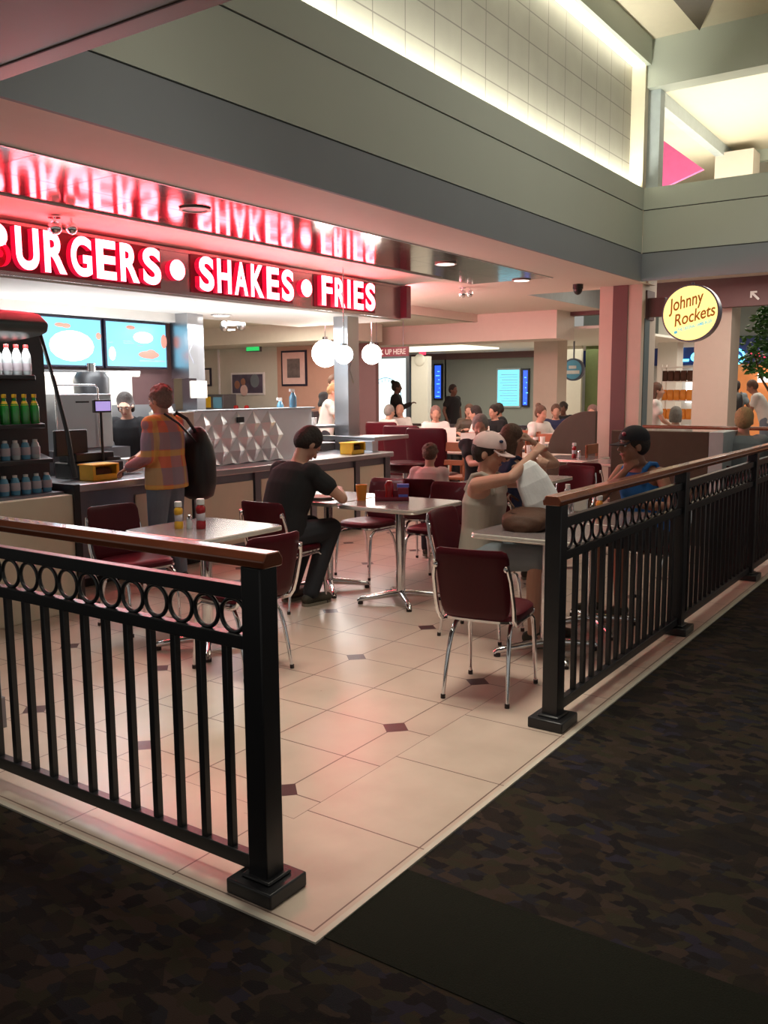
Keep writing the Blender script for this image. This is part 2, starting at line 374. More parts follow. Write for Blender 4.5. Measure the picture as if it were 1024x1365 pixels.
def tag(o, label=None, cat=None, group=None, kind=None):
    if label: o['label'] = label
    if cat: o['category'] = cat
    if group: o['group'] = group
    if kind: o['kind'] = kind
    return o
def thing(name, label, cat, loc=(0, 0, 0), rz=0, group=None, scale=1):
    o = bpy.data.objects.new(name, None); COL.objects.link(o); o.location = loc; o.rotation_euler = (0, 0, rz); o.empty_display_size = .1
    if scale != 1: o.scale = (scale,) * 3
    return tag(o, label, cat, group)
def struct(name, mb, mt, parent=None, **k):
    o = obj(name, mb, mt, parent, **k)
    if not parent: o['kind'] = 'structure'
    return o
def dup(root, loc=None, rz=None, label=None, group=None):
    r = root.copy(); COL.objects.link(r)
    if loc is not None: r.location = loc
    if rz is not None: r.rotation_euler = (0, 0, rz)
    if label: r['label'] = label
    if group: r['group'] = group
    for ch in list(root.children):
        c = ch.copy(); COL.objects.link(c); c.parent = r
        for g in list(ch.children):
            d = g.copy(); COL.objects.link(d); d.parent = c
    return r

def text_mesh(s, size, ext=.01, offset=0, shear=0, sx=1.0, space=1.0):
    c = bpy.data.curves.new('t', 'FONT'); c.body = s; c.size = size; c.extrude = ext; c.offset = offset; c.shear = shear; c.space_character = space
    o = bpy.data.objects.new('t', c); COL.objects.link(o); bpy.context.view_layer.update()
    me = bpy.data.meshes.new_from_object(o.evaluated_get(bpy.context.evaluated_depsgraph_get()))
    bpy.data.objects.remove(o); bpy.data.curves.remove(c)
    xs = [v.co.x for v in me.vertices]; ys = [v.co.y for v in me.vertices]
    return me, (min(xs), max(xs), min(ys), max(ys))
def text_obj(name, s, fit, mt, parent, Mx, ext=.004, offset=0, shear=0, label=None):
    """text fitted into width x height rectangle (fit), lying in local XY of Mx, origin lower left"""
    me, (x0, x1, y0, y1) = text_mesh(s, 1.0, 0.5, offset, shear)
    sx = fit[0] / max(x1 - x0, 1e-4); sy = fit[1] / max(y1 - y0, 1e-4)
    for v in me.vertices: v.co = Mx @ Vector(((v.co.x - x0) * sx, (v.co.y - y0) * sy, v.co.z * 2 * ext))
    me.update()
    return obj(name, me, mt, parent, smooth=False, label=label)
def plane_mx(o, xd, yd):
    """matrix with local X along xd, local Y along yd, origin o"""
    xd = Vector(xd).normalized(); yd = Vector(yd).normalized(); zd = xd.cross(yd)
    m = Matrix((xd, yd, zd)).transposed().to_4x4(); m.translation = Vector(o); return m

# ============================================================ STRUCTURE
def sbox(name, mt, *b, **k):
    mb = MB(); mb.box(*b); return struct(name, mb, mt, smooth=False, **k)
def lb(l, o): o['label'] = l; return o
sbox('floor', 'tile', 0, 26, 0, 18, -.06, 0, label='cream restaurant floor tiles with small dark diamond insets')
sbox('floor_concourse', 'carpet', -8, 30, -8, 0, -.06, -.004, label='dark multicoloured patterned concourse carpet')
sbox('floor_concourse_side', 'carpet', -8, 0, 0, 18, -.06, -.004, label='dark patterned carpet left of the tile edge')
sbox('floor_stripe', 'stripe', .02, .47, -8, -.02, -.004, -.001, label='plain near-black carpet stripe crossing the concourse')
mb = MB(); mb.box(0, 26, -.02, .0, -.01, .003); mb.box(-.02, 0, -.02, 18, -.01, .003)
struct('trim_1', mb, 'edging', smooth=False, label='thin pale edging strip between tiles and carpet')
# --- front beam
def beam(nm, axis, a, b, c, k):
    """stacked bands of the high beam; axis x: face at y=c ; axis y: face at x=c"""
    def bx(n, mt, d0, d1, z0, z1):
        if axis == 'x': return sbox(n, mt, a, b, c + d0, c + d1, z0, z1)
        return sbox(n, mt, c + d0, c + d1, a, b, z0, z1)
    bx('trim_%d' % k, 'grey', 0, .03, 3.0, 3.352)
    bx('trim_%d' % (k + 1), 'groove', .015, .03, 3.352, 3.366)
    bx('wall_%s_lower' % nm, 'sage', .004, .03, 3.366, 3.896)
    bx('trim_%d' % (k + 2), 'groove', .015, .03, 3.896, 3.908)
    bx('wall_%s_upper' % nm, 'sage', .0, .045, 3.908, 4.18)
beam('front', 'x', -2.5, 10.0, 2.5, 2)
beam('side', 'y', -6, 2.5, 10.0, 5)
sbox('ceiling_cove_floor', 'sage', -2.5, 10, 2.54, 2.70, 4.02, 4.04)
sbox('ceiling_soffit', 'warmwhite', -2.5, 8.9, 2.53, 3.27, 3.0, 3.04, label='plain soffit strip under the beam, glowing pink from the sign')
sbox('ceiling_mirror', 'mirror', -2.5, 8.9, 3.27, 4.43, 3.0, 3.04, label='polished metal ceiling tiles reflecting the sign')
sbox('trim_9', 'steel', -2.5, 8.9, 3.262, 3.275, 2.992, 3.03)
sbox('trim_16', 'whiteplastic', -2.5, 8.1, 4.42, 4.455, 2.985, 3.03)
mb = MB(); mb.prism([(-2.5, 4.455, 2.995), (-2.5, 5.05, 2.945), (-2.5, 5.05, 3.03), (-2.5, 4.455, 3.03)], (10.6, 0, 0)); struct('ceiling_sign_cornice', mb, 'white', smooth=False, label='sloped pale strip between the metal ceiling and the sign')
sbox('ceiling_aisle', 'warmwhite', 8.9, 10.3, 2.53, 4.45, 3.0, 3.04)
sbox('ceiling_brown_beam', 'brownbeam', -8, .665, -8, 2.5, 3.0, 3.6, label='dark brown glossy beam overhead at the top left')
sbox('trim_10', 'groove', .555, .565, -8, 2.5, 2.997, 3.0)
sbox('wall_sign', 'white', -2.5, 8.1, 5.05, 5.2, 2.50, 3.0, label='white bulkhead carrying the lit sign')
sbox('ceiling_counter', 'white', -2.5, 8.1, 5.2, 6.75, 2.50, 2.6, label='low white ceiling over the service counter')
sbox('ceiling_dining', 'warmwhite', 8.1, 14.0, 4.45, 10.5, 3.0, 3.05, label='plain ceiling over the back of the dining area')
sbox('ceiling_dining_side', 'warmwhite', 10.3, 10.6, 2.5, 4.45, 3.0, 3.05)
sbox('ceiling_recess', 'warmwhite', 10.3, 14.0, -6, 4.45, 3.40, 3.45)
sbox('wall_recess', 'paleblue', 10.6, 13.8, 4.42, 4.445, 3.0, 3.40)
sbox('ceiling_kitchen', 'creamwall', -2.5, 13.6, 6.75, 15, 2.86, 2.92, label='kitchen ceiling behind the counter')
sbox('wall_kitchen_drop', 'white', -2.5, 8.1, 6.75, 6.80, 2.50, 2.9)
sbox('wall_kitchen_step', 'warmwhite', 8.1, 13.2, 6.70, 6.80, 2.86, 3.0)
# --- kitchen walls
mb = MB(); mb.box(-2.5, 5.62, 6.68, 6.8, 0, 1.45); struct('wall_kitchen_back', mb, 'steel', smooth=False)
sbox('wall_kitchen_back_upper', 'pier', -2.5, 5.62, 6.70, 6.8, 1.45, 2.86)
sbox('wall_kitchen_lintel', 'white', -2.5, 5.62, 6.50, 6.70, 2.40, 2.50)
sbox('wall_kitchen_end', 'creamwall', 12.5, 12.6, 11.1, 15, 0, 2.86, label='cream end wall of the kitchen')
sbox('wall_kitchen_end_salmon', 'wallpaint', 12.5, 12.6, 9.0, 11.1, 0, 2.86, label='salmon-coloured end wall holding a framed print')
sbox('wall_kitchen_far', 'creamwall', 5.6, 12.6, 14.9, 15, 0, 2.86)
sbox('wall_kitchen_soffit', 'creamwall', 11.2, 12.5, 8.4, 15, 2.52, 2.86)
sbox('trim_11', 'whiteplastic', 12.47, 12.5, 12.78, 12.82, 0, 2.55)
# --- far bulkhead and ceiling
sbox('wall_bulkhead', 'warmwhite', 13.2, 14.0, 5.1, 11, 2.5, 3.0, label='pale bulkhead glowing pink beyond the end of the sign')
sbox('ceiling_far', 'white', 14.0, 23, 4.6, 17, 2.70, 2.75, label='bright far ceiling of the hall')
sbox('wall_header', 'pier', 13.8, 14.0, -6, 5.1, 2.93, 3.40, label='grey-brown header beam with a direction arrow')
sbox('ceiling_shops', 'white', 14.0, 30, -8, 4.6, 4.2, 4.25)
# --- far wall
sbox('wall_far', 'farwall', 22, 22.1, 8.3, 12.65, 0, 2.7)
sbox('wall_far_side', 'farwall', 22, 22.1, 14.0, 17, 0, 2.7)
sbox('wall_far_recess', 'farlight', 22.9, 23, 10.5, 14.2, 0, 2.7, label='pale green back of a far alcove')
sbox('wall_far_left', 'farwall', 22, 22.1, 12.6, 14.0, 0, 2.7)
sbox('wall_far_right', 'creamwall', 20, 20.1, 7.4, 8.6, 0, 2.7)
sbox('wall_far_green', 'green', 20.4, 20.5, 6.6, 7.45, 0, 2.7)
sbox('trim_12', 'pier', 21.9, 22.0, 8.3, 17, 2.52, 2.70)
sbox('wall_kitchen_bar', 'pier', 12.2, 12.3, 8.35, 9.0, 0, 2.5)
# --- storefront across the way
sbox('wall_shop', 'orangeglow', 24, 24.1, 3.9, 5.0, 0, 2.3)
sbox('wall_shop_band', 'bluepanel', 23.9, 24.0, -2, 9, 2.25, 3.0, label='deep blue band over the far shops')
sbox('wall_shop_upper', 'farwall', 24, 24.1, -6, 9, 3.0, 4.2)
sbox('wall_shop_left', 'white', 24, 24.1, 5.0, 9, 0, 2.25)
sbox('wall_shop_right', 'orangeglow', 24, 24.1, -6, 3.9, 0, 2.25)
# --- columns
mb = MB(); mb.box(10.3, 10.9, 2.58, 3.18, 0, 3.4)
c = struct('wall_column_corner', mb, 'beige', smooth=False, label='square pale column with a brown panel at the corner of the dining area')
mb = MB(); mb.box(10.285, 10.3, 2.775, 2.985, 0, 3.0); struct('brown_panel', mb, 'pier', c, smooth=False)
mb = MB(); mb.box(10.42, 10.62, 2.57, 2.58, 0, 2.55); struct('slate_stripe', mb, 'teal', c, smooth=False)
mb = MB(); mb.box(14.0, 14.6, 2.3, 2.9, 0, 4.2); struct('wall_column_shop', mb, 'beige', smooth=False, label='pale square column behind the round yellow sign')
mb = MB(); mb.box(16, 16.5, 6.3, 6.85, 0, 2.7); struct('wall_column_far', mb, 'beige', smooth=False, label='square column below the far bulkhead')
mb = MB(); mb.box(20, 20.5, 4.98, 5.45, 0, 4.2); struct('wall_column_hall', mb, 'white', smooth=False)
mb = MB(); mb.box(-.1, .46, 2.29, 2.9, 0, 1.35); c = struct('wall_pillar_left', mb, 'paleblue', smooth=False, label='low pale pillar at the left edge')
mb = MB(); mb.box(-.11, .47, 2.28, 2.91, 0, .15); struct('base', mb, 'steeldark', c, smooth=False)
# --- upper storey
sbox('wall_clerestory', 'tilewall', -2.5, 9.93, 2.68, 2.8, 4.02, 5.72, label='upper wall of square grey panels lit from below')
sbox('ceiling_cove_light', 'cove', -2.5, 9.93, 2.50, 2.68, 5.70, 5.72, label='bright light slot along the top of the panelled wall')
sbox('wall_upper_fascia', 'sage', -2.5, 9.96, 2.44, 2.50, 5.68, 6.0)
sbox('wall_upper_pier', 'cream', 9.93, 10.06, 2.5, 2.8, 4.18, 6.0)
sbox('wall_upper_post', 'paleblue', 10.12, 10.30, 2.36, 2.57, 4.10, 5.45)
sbox('wall_upper_header', 'sage', 10.0, 10.3, -6, 2.5, 5.42, 6.0)
sbox('ceiling_hall', 'cream', -7, 10.3, -7, 2.5, 6.0, 6.05, label='high cream ceiling of the concourse')
mb = MB(); mb.prism([(3, 1.83, 5.93), (9.88, 1.83, 5.93), (9.24, 1.53, 5.93), (5, -.5, 5.93)], (0, 0, .07)); struct('ceiling_skylight_well', mb, 'olive', smooth=False)
sbox('ceiling_upper_room', 'cream', 10.3, 16, -6, 2.85, 5.90, 5.95)
sbox('ceiling_upper_room_side', 'cream', 10.3, 20, 3.0, 8, 5.72, 5.77)
sbox('trim_13', 'paleblue', 11.5, 16.1, 2.85, 3.0, 5.70, 5.95)
sbox('trim_14', 'sage', 16.0, 16.15, -6, 2.95, 5.70, 5.95)
sbox('wall_upper_room', 'cream', 19.5, 19.6, -6, 8, 4.1, 6.5)
sbox('ceiling_upper_back', 'cream', 16.1, 20, -6, 3.0, 6.4, 6.45)
sbox('wall_upper_column', 'warmwhite', 15.2, 15.7, 2.35, 3.0, 4.1, 5.75)
mb = MB(); mb.prism([(13, 2.59, 5.01), (13, 3.32, 5.61), (13, 3.9, 6.0), (13, 3.9, 4.55), (13, 3.26, 4.79)], (.08, 0, 0)); struct('wall_magenta', mb, 'magenta', smooth=False, label='magenta triangular wall panel in the upper opening')
sbox('ceiling_far_glow', 'ceilglow_far', 17.0, 19.5, 9.5, 14.5, 2.66, 2.70)  # glowing panel put in where the far ceiling is brightly lit
point('light_recess_fill', (12.2, 3.6, 3.15), 6, (1, .93, .8), .1)  # added fill without a fixture, keeps the recess from going black
# uplight troughs for the cove under the ledge
# ============================================================ SIGN
root = thing('lit_sign', 'long red and white illuminated sign reading BURGERS SHAKES FRIES', 'sign', (0, 5.05, 2.525))
mb = MB(); mb.box(-2.5, 8.03, -.055, 0, 0.0, .41); obj('backing_panel', mb, 'signsteel', root, False)
mb = MB(); mb.box(-2.5, 8.0, -.066, 0, .38, .412); mb.box(-2.5, 8.0, -.066, 0, -.01, .022); obj('frame_rail', mb, 'signsteel', root, False)
mb = MB(); mb.box(8.0, 8.1, -.155, 0, 0.0, .41); obj('end_cap', mb, 'signred', root, False)
def letter(ch, x0, wd, z0=.038, hh=.33):
    if ch == '.':
        mb = MB(); mb.cyl((x0, -.05, z0 + hh / 2), (x0, -.125, z0 + hh / 2), .094, n=28); me = mb.mesh('dot')
        nm = 'round_dot'; fixn(me)
    else:
        me, (a, b, c_, d) = text_mesh(ch, 1.0, .5, .035); nm = 'letter'
        for v in me.vertices:
            v.co = Vector((x0 + (v.co.x - a) / (b - a) * wd, -.05 - (v.co.z + .5) * .083, z0 + (v.co.y - c_) / (d - c_) * hh))
        me.update()
    o = obj(nm, me, ['neonside', 'neon'], root, False)
    for p in me.polygons: p.material_index = 1 if p.normal.y < -.5 else 0
    return o
def word(s, x0, x1):
    n = len(s); wts = [.55 if c == 'I' else 1 for c in s]; gap = .045; tot = sum(wts); u = (x1 - x0 - gap * (n - 1)) / tot; x = x0
    for c, w in zip(s, wts): letter(c, x, u * w * (.55 if c == 'I' else 1), ); x += u * w * (1 if c != 'I' else .75) + gap
word('BURGERS', 2.17, 3.90); letter('.', 4.11, 0); word('SHAKES', 4.38, 5.78); letter('.', 6.01, 0); word('FRIES', 6.27, 7.35)
for a, b in ((1.95, 3.95), (4.33, 5.83), (6.21, 7.41)):
    mb = MB(); mb.box(a, b, -.068, -.045, .022, .385); obj('red_backing', mb, 'signred', root, False)
# ============================================================ ceiling lights
def canlight(i, x, y, z, lit=True, r=.10, label=None):
    t = thing('recessed_light', label, 'light', (x, y, z), group=None)
    mb = MB(); mb.lathe([(r, 0), (r + .02, -.004), (r + .025, -.012), (r, -.015), (r * .98, -.004)], n=24); obj('trim_ring', mb, 'whiteplastic', t)
    mb = MB(); mb.lathe([(.001, -.006), (r * .97, -.006), (r * .97, -.002), (.001, -.002)], n=24); obj('lens', mb, 'lamp' if lit else 'steeldark', t)
canlight(0, 6.97, 3.70, 3.0, label='glowing recessed light, nearer of two in the metal ceiling')
canlight(1, 8.87, 3.69, 3.0, label='glowing recessed light farther along the metal ceiling')
canlight(2, 5.95, 6.2, 2.50, label='small round downlight in the white ceiling above the stainless counter')
canlight(4, 3.2, 3.72, 3.0, False, label='unlit recessed fixture in the metal ceiling above SHAKES')
canlight(5, -.25, .45, 3.0, label='unseen recessed light added to the brown beam to brighten the foreground corner')  # made-up fixture to go with the added corner light
for x, lab in ((2.64, 'chrome ball fixture hanging above the word BURGERS'), (9.13, 'chrome ball fixture hanging past the end of the sign')):
    t = thing('ball_fixture', lab, 'light fixture', (x, 4.71, 3.0 if x > 8.5 else 2.97))
    mb = MB(); mb.cyl((0, 0, 0), (0, 0, -.05), .012); mb.lathe([(.001, 0), (.05, 0), (.05, -.012), (.001, -.012)]); obj('stem', mb, 'chrome', t)
    mb = MB(); mb.ell((0, 0, -.09), (.055, .055, .055)); obj('ball', mb, 'chrome', t)
    mb = MB(); mb.ell((.12, -.05, -.08), (.045, .045, .05)); mb.cyl((.12, -.05, -.04), (.12, -.05, 0), .01); obj('second_ball', mb, 'chrome', t)
# dome camera under the corner
t = thing('dome_camera', 'small dark dome camera under the soffit beside the corner column', 'camera', (9.8, 3.30, 3.0))
mb = MB(); mb.ell((0, 0, -.07), (.06, .06, .07)); obj('dome', mb, 'blackplastic', t)
mb = MB(); mb.cyl((0, 0, 0), (0, 0, -.06), .07, n=20); obj('base', mb, 'blackplastic', t)
# ============================================================ RAILINGS
def railing(name, label, L, posts, bal0, nbal_to, ring0, rings_to, loc, rz, pitch=.12, wood='wood', cap=True):
    """runs along local +X from 0 to L; balusters every pitch, a ring band below the upper rail"""
    t = thing(name, label, 'railing', loc, rz)
    mb = MB(); sec = [(-.042, 1.062), (-.046, 1.085), (-.03, 1.108), (.03, 1.108), (.046, 1.085), (.042, 1.062)]
    mb.rings([[(-.06, y, z) for y, z in sec], [(L, y, z) for y, z in sec]]); obj('handrail', mb, wood, t, True, .004)
    for nm, z0, z1, w in (('upper_rail', .948, .995, .02), ('middle_rail', .790, .834, .02), ('bottom_rail', .058, .108, .018)):
        mb = MB(); mb.box(0, L, -w, w, z0, z1); obj(nm, mb, 'black', t, True, .003)
    for x in posts:
        mb = MB(); mb.box(x - .04, x + .04, -.04, .04, .03, 1.062); p = obj('post', mb, 'black', t, True, .004)
        mb = MB(); mb.box(x - .095, x + .095, -.088, .088, 0, .05); mb.box(x - .06, x + .06, -.055, .055, .05, .062); obj('base_plate', mb, 'black', p, True, .006)
    x = bal0; me = None
    while x < nbal_to:
        if not any(abs(x - q) < .06 for q in posts):
            if me is None:
                mb = MB(); mb.box(-.0125, .0125, -.0125, .0125, .10, .795); o = obj('baluster', mb, 'black', t, True, .002); me = o.data; o.location.x = x
            else:
                o2 = o.copy(); COL.objects.link(o2); o2.location.x = x
        x += pitch
    x = ring0; rg = None
    while x < rings_to:
        if not any(abs(x - q) < .09 for q in posts):
            if rg is None:
                mb = MB(); mb.tube([(.0535 * math.cos(2 * PI * k / 28), 0, .891 + .0535 * math.sin(2 * PI * k / 28)) for k in range(28)], .0075, 8, True)
                rg = obj('ring', mb, 'black', t); rg.location.x = x
            else:
                o2 = rg.copy(); COL.objects.link(o2); o2.location.x = x
        x += pitch
    return t
railing('patio_railing', 'black railing with ring band in the left foreground', 2.0, [0, 1.95], .147, 2.0, .112, 2.0, (.115, .29, 0), PI / 2)
railing('patio_railing', 'long black railing running away along the right side of the tables', 8.1, [0, 1.97, 3.97, 5.97, 7.97], .24, 8.0, .14, 8.0, (1.95, .115, 0), 0)
railing('patio_railing', 'far black railing crossing behind the grey booth near the corner column', 2.25, [.06], .18, 2.2, .18, 2.2, (10.12, .2, 0), PI / 2)

# ============================================================ FURNITURE
def pad_back(mb, w, z0, z1, t=.032, x=-.205, lean=.22, bow=.035):
    st = []
    hs = [0, .03, .12, .3, .5, .7, .88, .97, 1]; ws = [.80, .93, .985, 1, 1, 1, .985, .93, .82]; ts = [.35, .8, 1, 1, 1, 1, 1, .8, .35]
    rings = []
    for h, a, b in zip(hs, ws, ts):
        z = z0 + (z1 - z0) * h; hw = w / 2 * a * (.92 + .08 * h); q = []
        for j in range(28):
            th = 2 * PI * j / 28; y = math.copysign(abs(math.cos(th)) ** .35, math.cos(th)) * hw; dx = math.copysign(abs(math.sin(th)) ** .6, math.sin(th)) * t / 2 * b
            q.append(Vector((x - (z - z0) * lean + dx - bow * (1 - (y / (w / 2)) ** 2), y, z)))
        rings.append(q)
    mb.rings(rings)
def chair(label, x, y, deg, group='burgundy diner chairs', vinyl='vinyl', frame='chrome', src=[None]):
    if src[0] is not None and vinyl == 'vinyl':
        return dup(src[0], (x, y, 0), R_(deg), label)
    t = thing('diner_chair', label, 'chair', (x, y, 0), R_(deg), group)
    mb = MB(); pad_back(mb, .40, .455, .815); obj('backrest', mb, vinyl, t)
    mb = MB(); X = Vector((1, 0, 0)); Y = Vector((0, 1, 0))
    mb.loft([((.0, 0, z), a, a, X, Y) for z, a in ((.415, .17), (.42, .195), (.44, .207), (.462, .205), (.476, .19), (.482, .15))], 32, 4.0); obj('seat', mb, vinyl, t)
    mb = MB(); mb.loft([((.0, 0, z), a, a, X, Y) for z, a in ((.423, .20), (.425, .212), (.437, .212), (.439, .20))], 32, 4.0); obj('seat_rim', mb, frame, t)
    for s in (-1, 1):
        mb = MB(); mb.tube([(-.295, s * .19, .745), (-.275, s * .205, .66), (-.24, s * .208, .54), (-.215, s * .205, .46), (-.19, s * .2, .425), (-.14, s * .195, .408), (-.02, s * .18, .405), (.10, s * .18, .405)], .0115, 10)
        u = obj('back_frame', mb, frame, t)
        mb = MB(); mb.ell((-.288, s * .185, .725), (.02, .016, .02)); obj('bolt', mb, frame, u)
        mb = MB(); mb.tube([(.06, s * .17, .405), (.13, s * .178, .403), (.17, s * .182, .38), (.185, s * .184, .33), (.20, s * .186, .2), (.215, s * .19, .012)], [.012, .012, .012, .012, .011, .009], 10); l = obj('leg', mb, frame, t)
        mb = MB(); mb.cyl((.2155, s * .19, 0), (.2145, s * .19, .022), .0125); obj('rubber_foot', mb, 'rubber', l)
        mb = MB(); mb.tube([(.03, s * .13, .403), (-.05, s * .14, .403), (-.11, s * .15, .385), (-.15, s * .157, .33), (-.175, s * .163, .25), (-.20, s * .17, .13), (-.22, s * .175, .012)], [.012] * 5 + [.011, .009], 10); l = obj('leg', mb, frame, t)
        mb = MB(); mb.cyl((-.2215, s * .175, 0), (-.220, s * .175, .022), .0125); obj('rubber_foot', mb, 'rubber', l)
    if vinyl == 'vinyl': src[0] = t
    return t
def table(label, x, y, deg=0, src=[None], group='square diner tables'):
    if src[0] is not None: return dup(src[0], (x, y, 0), R_(deg), label)
    t = thing('diner_table', label, 'table', (x, y, 0), R_(deg), group); X = Vector((1, 0, 0)); Y = Vector((0, 1, 0))
    mb = MB(); mb.loft([((0, 0, .732), .345, .345, X, Y), ((0, 0, .7605), .345, .345, X, Y)], 48, 14); obj('tabletop', mb, 'laminate', t)
    mb = MB(); mb.loft([((0, 0, z), a, a, X, Y) for z, a in ((.728, .343), (.730, .35), (.736, .352), (.739, .350), (.742, .352), (.748, .350), (.751, .352), (.757, .350), (.7595, .346))], 48, 14)
    obj('edge_band', mb, 'metaledge', t)
    mb = MB(); mb.cyl((0, 0, .05), (0, 0, .72), .036, n=20); mb.lathe([(.001, .70), (.12, .715), (.12, .73), (.001, .73)]); obj('column', mb, 'chrome', t)
    for k in range(4):
        a = PI / 4 + k * PI / 2; c, s = math.cos(a), math.sin(a)
        mb = MB(); mb.tube([(c * .02, s * .02, .07), (c * .1, s * .1, .062), (c * .25, s * .25, .045), (c * .31, s * .31, .035), (c * .33, s * .33, .02)], [.028, .026, .021, .02, .012], 12); l = obj('base_foot', mb, 'chrome', t)
        mb = MB(); mb.cyl((c * .31, s * .31, 0), (c * .31, s * .31, .025), .02); obj('glide', mb, 'rubber', l)
    src[0] = t; return t
table('square table holding mustard and ketchup behind the left railing', 1.97, 2.45)
table('square table at the open end, in front of the woman in the pink cap', 3.01, .63)
table('square table in front of the man in the blue tank top', 3.72, .63)
table('square table with the condiment caddy, nearer the camera of two pushed together', 3.64, 2.11)
table('square table where the man in the black T-shirt sits', 3.68, 2.83)
table('empty white-edged table behind the white bag', 5.15, 2.15); table('farther white-edged table behind the white bag', 5.86, 2.15)
table('table with a ketchup bottle in front of the curved partition', 8.45, 2.75); table('table next to the corner column', 8.1, 2.03)
chair('empty chair in the foreground seen from behind at the open end', 2.22, .60, 8)
chair('chair the woman in the pink cap sits on', 3.18, 1.17, -86)
chair('chair the man in the black T-shirt sits on', 3.09, 2.75, 2)
chair('empty chair left of the mustard table, beside the counter', 2.07, 3.22, -98)
chair('empty chair half hidden behind the left railing post', 1.78, 1.97, 84)
chair('empty chair on the far side of the table of the man in black', 4.36, 2.93, 176)
chair('empty chair beyond the table with the condiment caddy', 4.38, 2.25, 183)
chair('chair the man in the blue tank top sits on', 4.52, .52, 174)
chair('empty chair with its back turned at the table before the curved partition', 7.45, 2.12, 5)
chair('chair the child with brown hair sits on', 5.05, 2.75, 10)
chair('chair the grey-haired diner sits on behind the pink cap', 6.65, 3.05, 190)
chair('chair of the diner hidden behind the pink cap', 4.52, 1.72, 5)
chair('chair beside the dark booth, used by the man in grey', 7.78, .58, 0)
chair('empty chair near the far white-edged table', 6.5, 2.0, 182)
# ---- booth, partition
t = thing('booth', 'dark olive booth with a pale end panel behind the right railing', 'booth', (7.3, .7, 0))
mb = MB(); mb.box(0, .07, .14, 1.15, 0, 1.16); obj('back_panel', mb, 'olive', t, False, .008)
mb = MB(); mb.box(0, .58, 0, .14, 0, 1.16); obj('end_panel', mb, 'paleblue', t, False, .006)
mb = MB(); mb.box(.07, .55, .14, 1.15, 0, .44); obj('seat', mb, 'vinyl', t, True, .03)
mb = MB()
poly = [(9.6, 2.92, 0), (9.6, 2.92, 1.30)] + [(9.6, 2.92 + .10 + .60 * math.sin(a), .68 + .62 * math.cos(a)) for a in [R_(k) for k in range(6, 91, 7)]] + [(9.6, 3.62, 0)]
mb.prism(poly, (.06, 0, 0)); o = obj('curved_partition', mb, 'olive', None, False, .006); tag(o, 'dark olive partition with a quarter-round top beside the corner column', 'partition')
# ---- far tables and wooden chairs
def farchair(label, x, y, deg, group='wooden chairs in the back dining area', src=[None], vin=False):
    if src[0] is not None: return dup(src[0], (x, y, 0), R_(deg), label, group)
    t = thing('wooden_chair', label, 'chair', (x, y, 0), R_(deg), group)
    mb = MB(); mb.box(-.2, .2, -.2, .2, .43, .47); obj('seat', mb, 'woodchair', t, True, .012)
    mb = MB(); mb.box(-.2, .2 - .37, -.2, -.165, .47, .92); mb.box(-.2, -.17, .165, .2, .47, .92); mb.box(-.2, -.175, -.2, .2, .80, .92); mb.box(-.2, -.18, -.2, .2, .62, .69); obj('backrest', mb, 'woodchair', t, True, .006)
    for sx in (-.18, .18):
        for sy in (-.18, .18):
            mb = MB(); mb.cyl((sx * 1.08, sy * 1.05, 0), (sx, sy, .43), .014, .019); obj('leg', mb, 'woodchair', t)
    src[0] = t; return t
def fartable(label, x, y, src=[None]):
    if src[0] is not None: return dup(src[0], (x, y, 0), 0, label)
    t = thing('wooden_table', label, 'table', (x, y, 0), 0, 'tables in the back dining area')
    mb = MB(); mb.box(-.42, .42, -.42, .42, .73, .76); obj('tabletop', mb, 'beige', t, True, .008)
    mb = MB(); mb.cyl((0, 0, .03), (0, 0, .73), .04); obj('column', mb, 'steeldark', t)
    mb = MB(); mb.cyl((0, 0, 0), (0, 0, .03), .28, .25, 24); obj('base', mb, 'steeldark', t)
    src[0] = t; return t
FT = [(9.0, 4.4, 'nearest back table with the cream cups'), (10.3, 4.4, 'back table in front of the woman in the pale top'), (11.6, 4.2, 'back table nearest the curved partition'), (10.4, 6.0, 'back table with upright menu cards'), (11.7, 6.7, 'back table where the two men in white sit nearby'), (12.6, 5.1, 'farthest back table below the bulkhead'), (8.6, 3.4, 'back table hidden behind the grey-haired diner'), (11.5, 5.4, 'back table of the dark-haired pair')]
for x, y, l in FT: fartable(l, x, y)
k = 0
for x, y, l in FT:
    w_ = l.replace('back table ', '').replace('nearest with', 'with')
    farchair('wooden chair on the near side of the ' + l.replace('where the two men in white sit nearby', 'near the men in white').replace('in front of the woman in the pale top', 'beside the woman in pale'), x - .62, y - .05, 5)
    farchair('wooden chair on the open side of the ' + l.replace('where the two men in white sit nearby', 'near the men in white').replace('in front of the woman in the pale top', 'beside the woman in pale'), x + .05, y - .62, 92)
# burgundy booths by the counter end
def bench(label, x, y, deg, w=.62, src=[None]):
    if src[0] is not None: return dup(src[0], (x, y, 0), R_(deg), label)
    t = thing('booth_bench', label, 'bench', (x, y, 0), R_(deg), 'burgundy booth benches by the counter end')
    mb = MB(); pad_back(mb, w, .5, 1.1, .09, -.2, .08, .03); obj('backrest', mb, 'vinyl', t)
    mb = MB(); mb.loft([((0, 0, z), a, b, (1, 0, 0), (0, 1, 0)) for z, a, b in ((.38, .2, w / 2 - .02), (.40, .235, w / 2), (.47, .235, w / 2), (.49, .2, w / 2 - .03))], 32, 5); obj('seat', mb, 'vinyl', t)
    mb = MB(); mb.box(-.2, .18, -w / 2 + .03, w / 2 - .03, 0, .38); obj('base', mb, 'pier', t, False)
    src[0] = t; return t
bench('wide burgundy booth bench nearest the counter end', 8.4, 4.72, 5)
bench('burgundy booth bench left of the nearest one', 9.0, 5.5, 3)
bench('burgundy booth bench farther back under the men in white', 10.1, 6.6, 0)
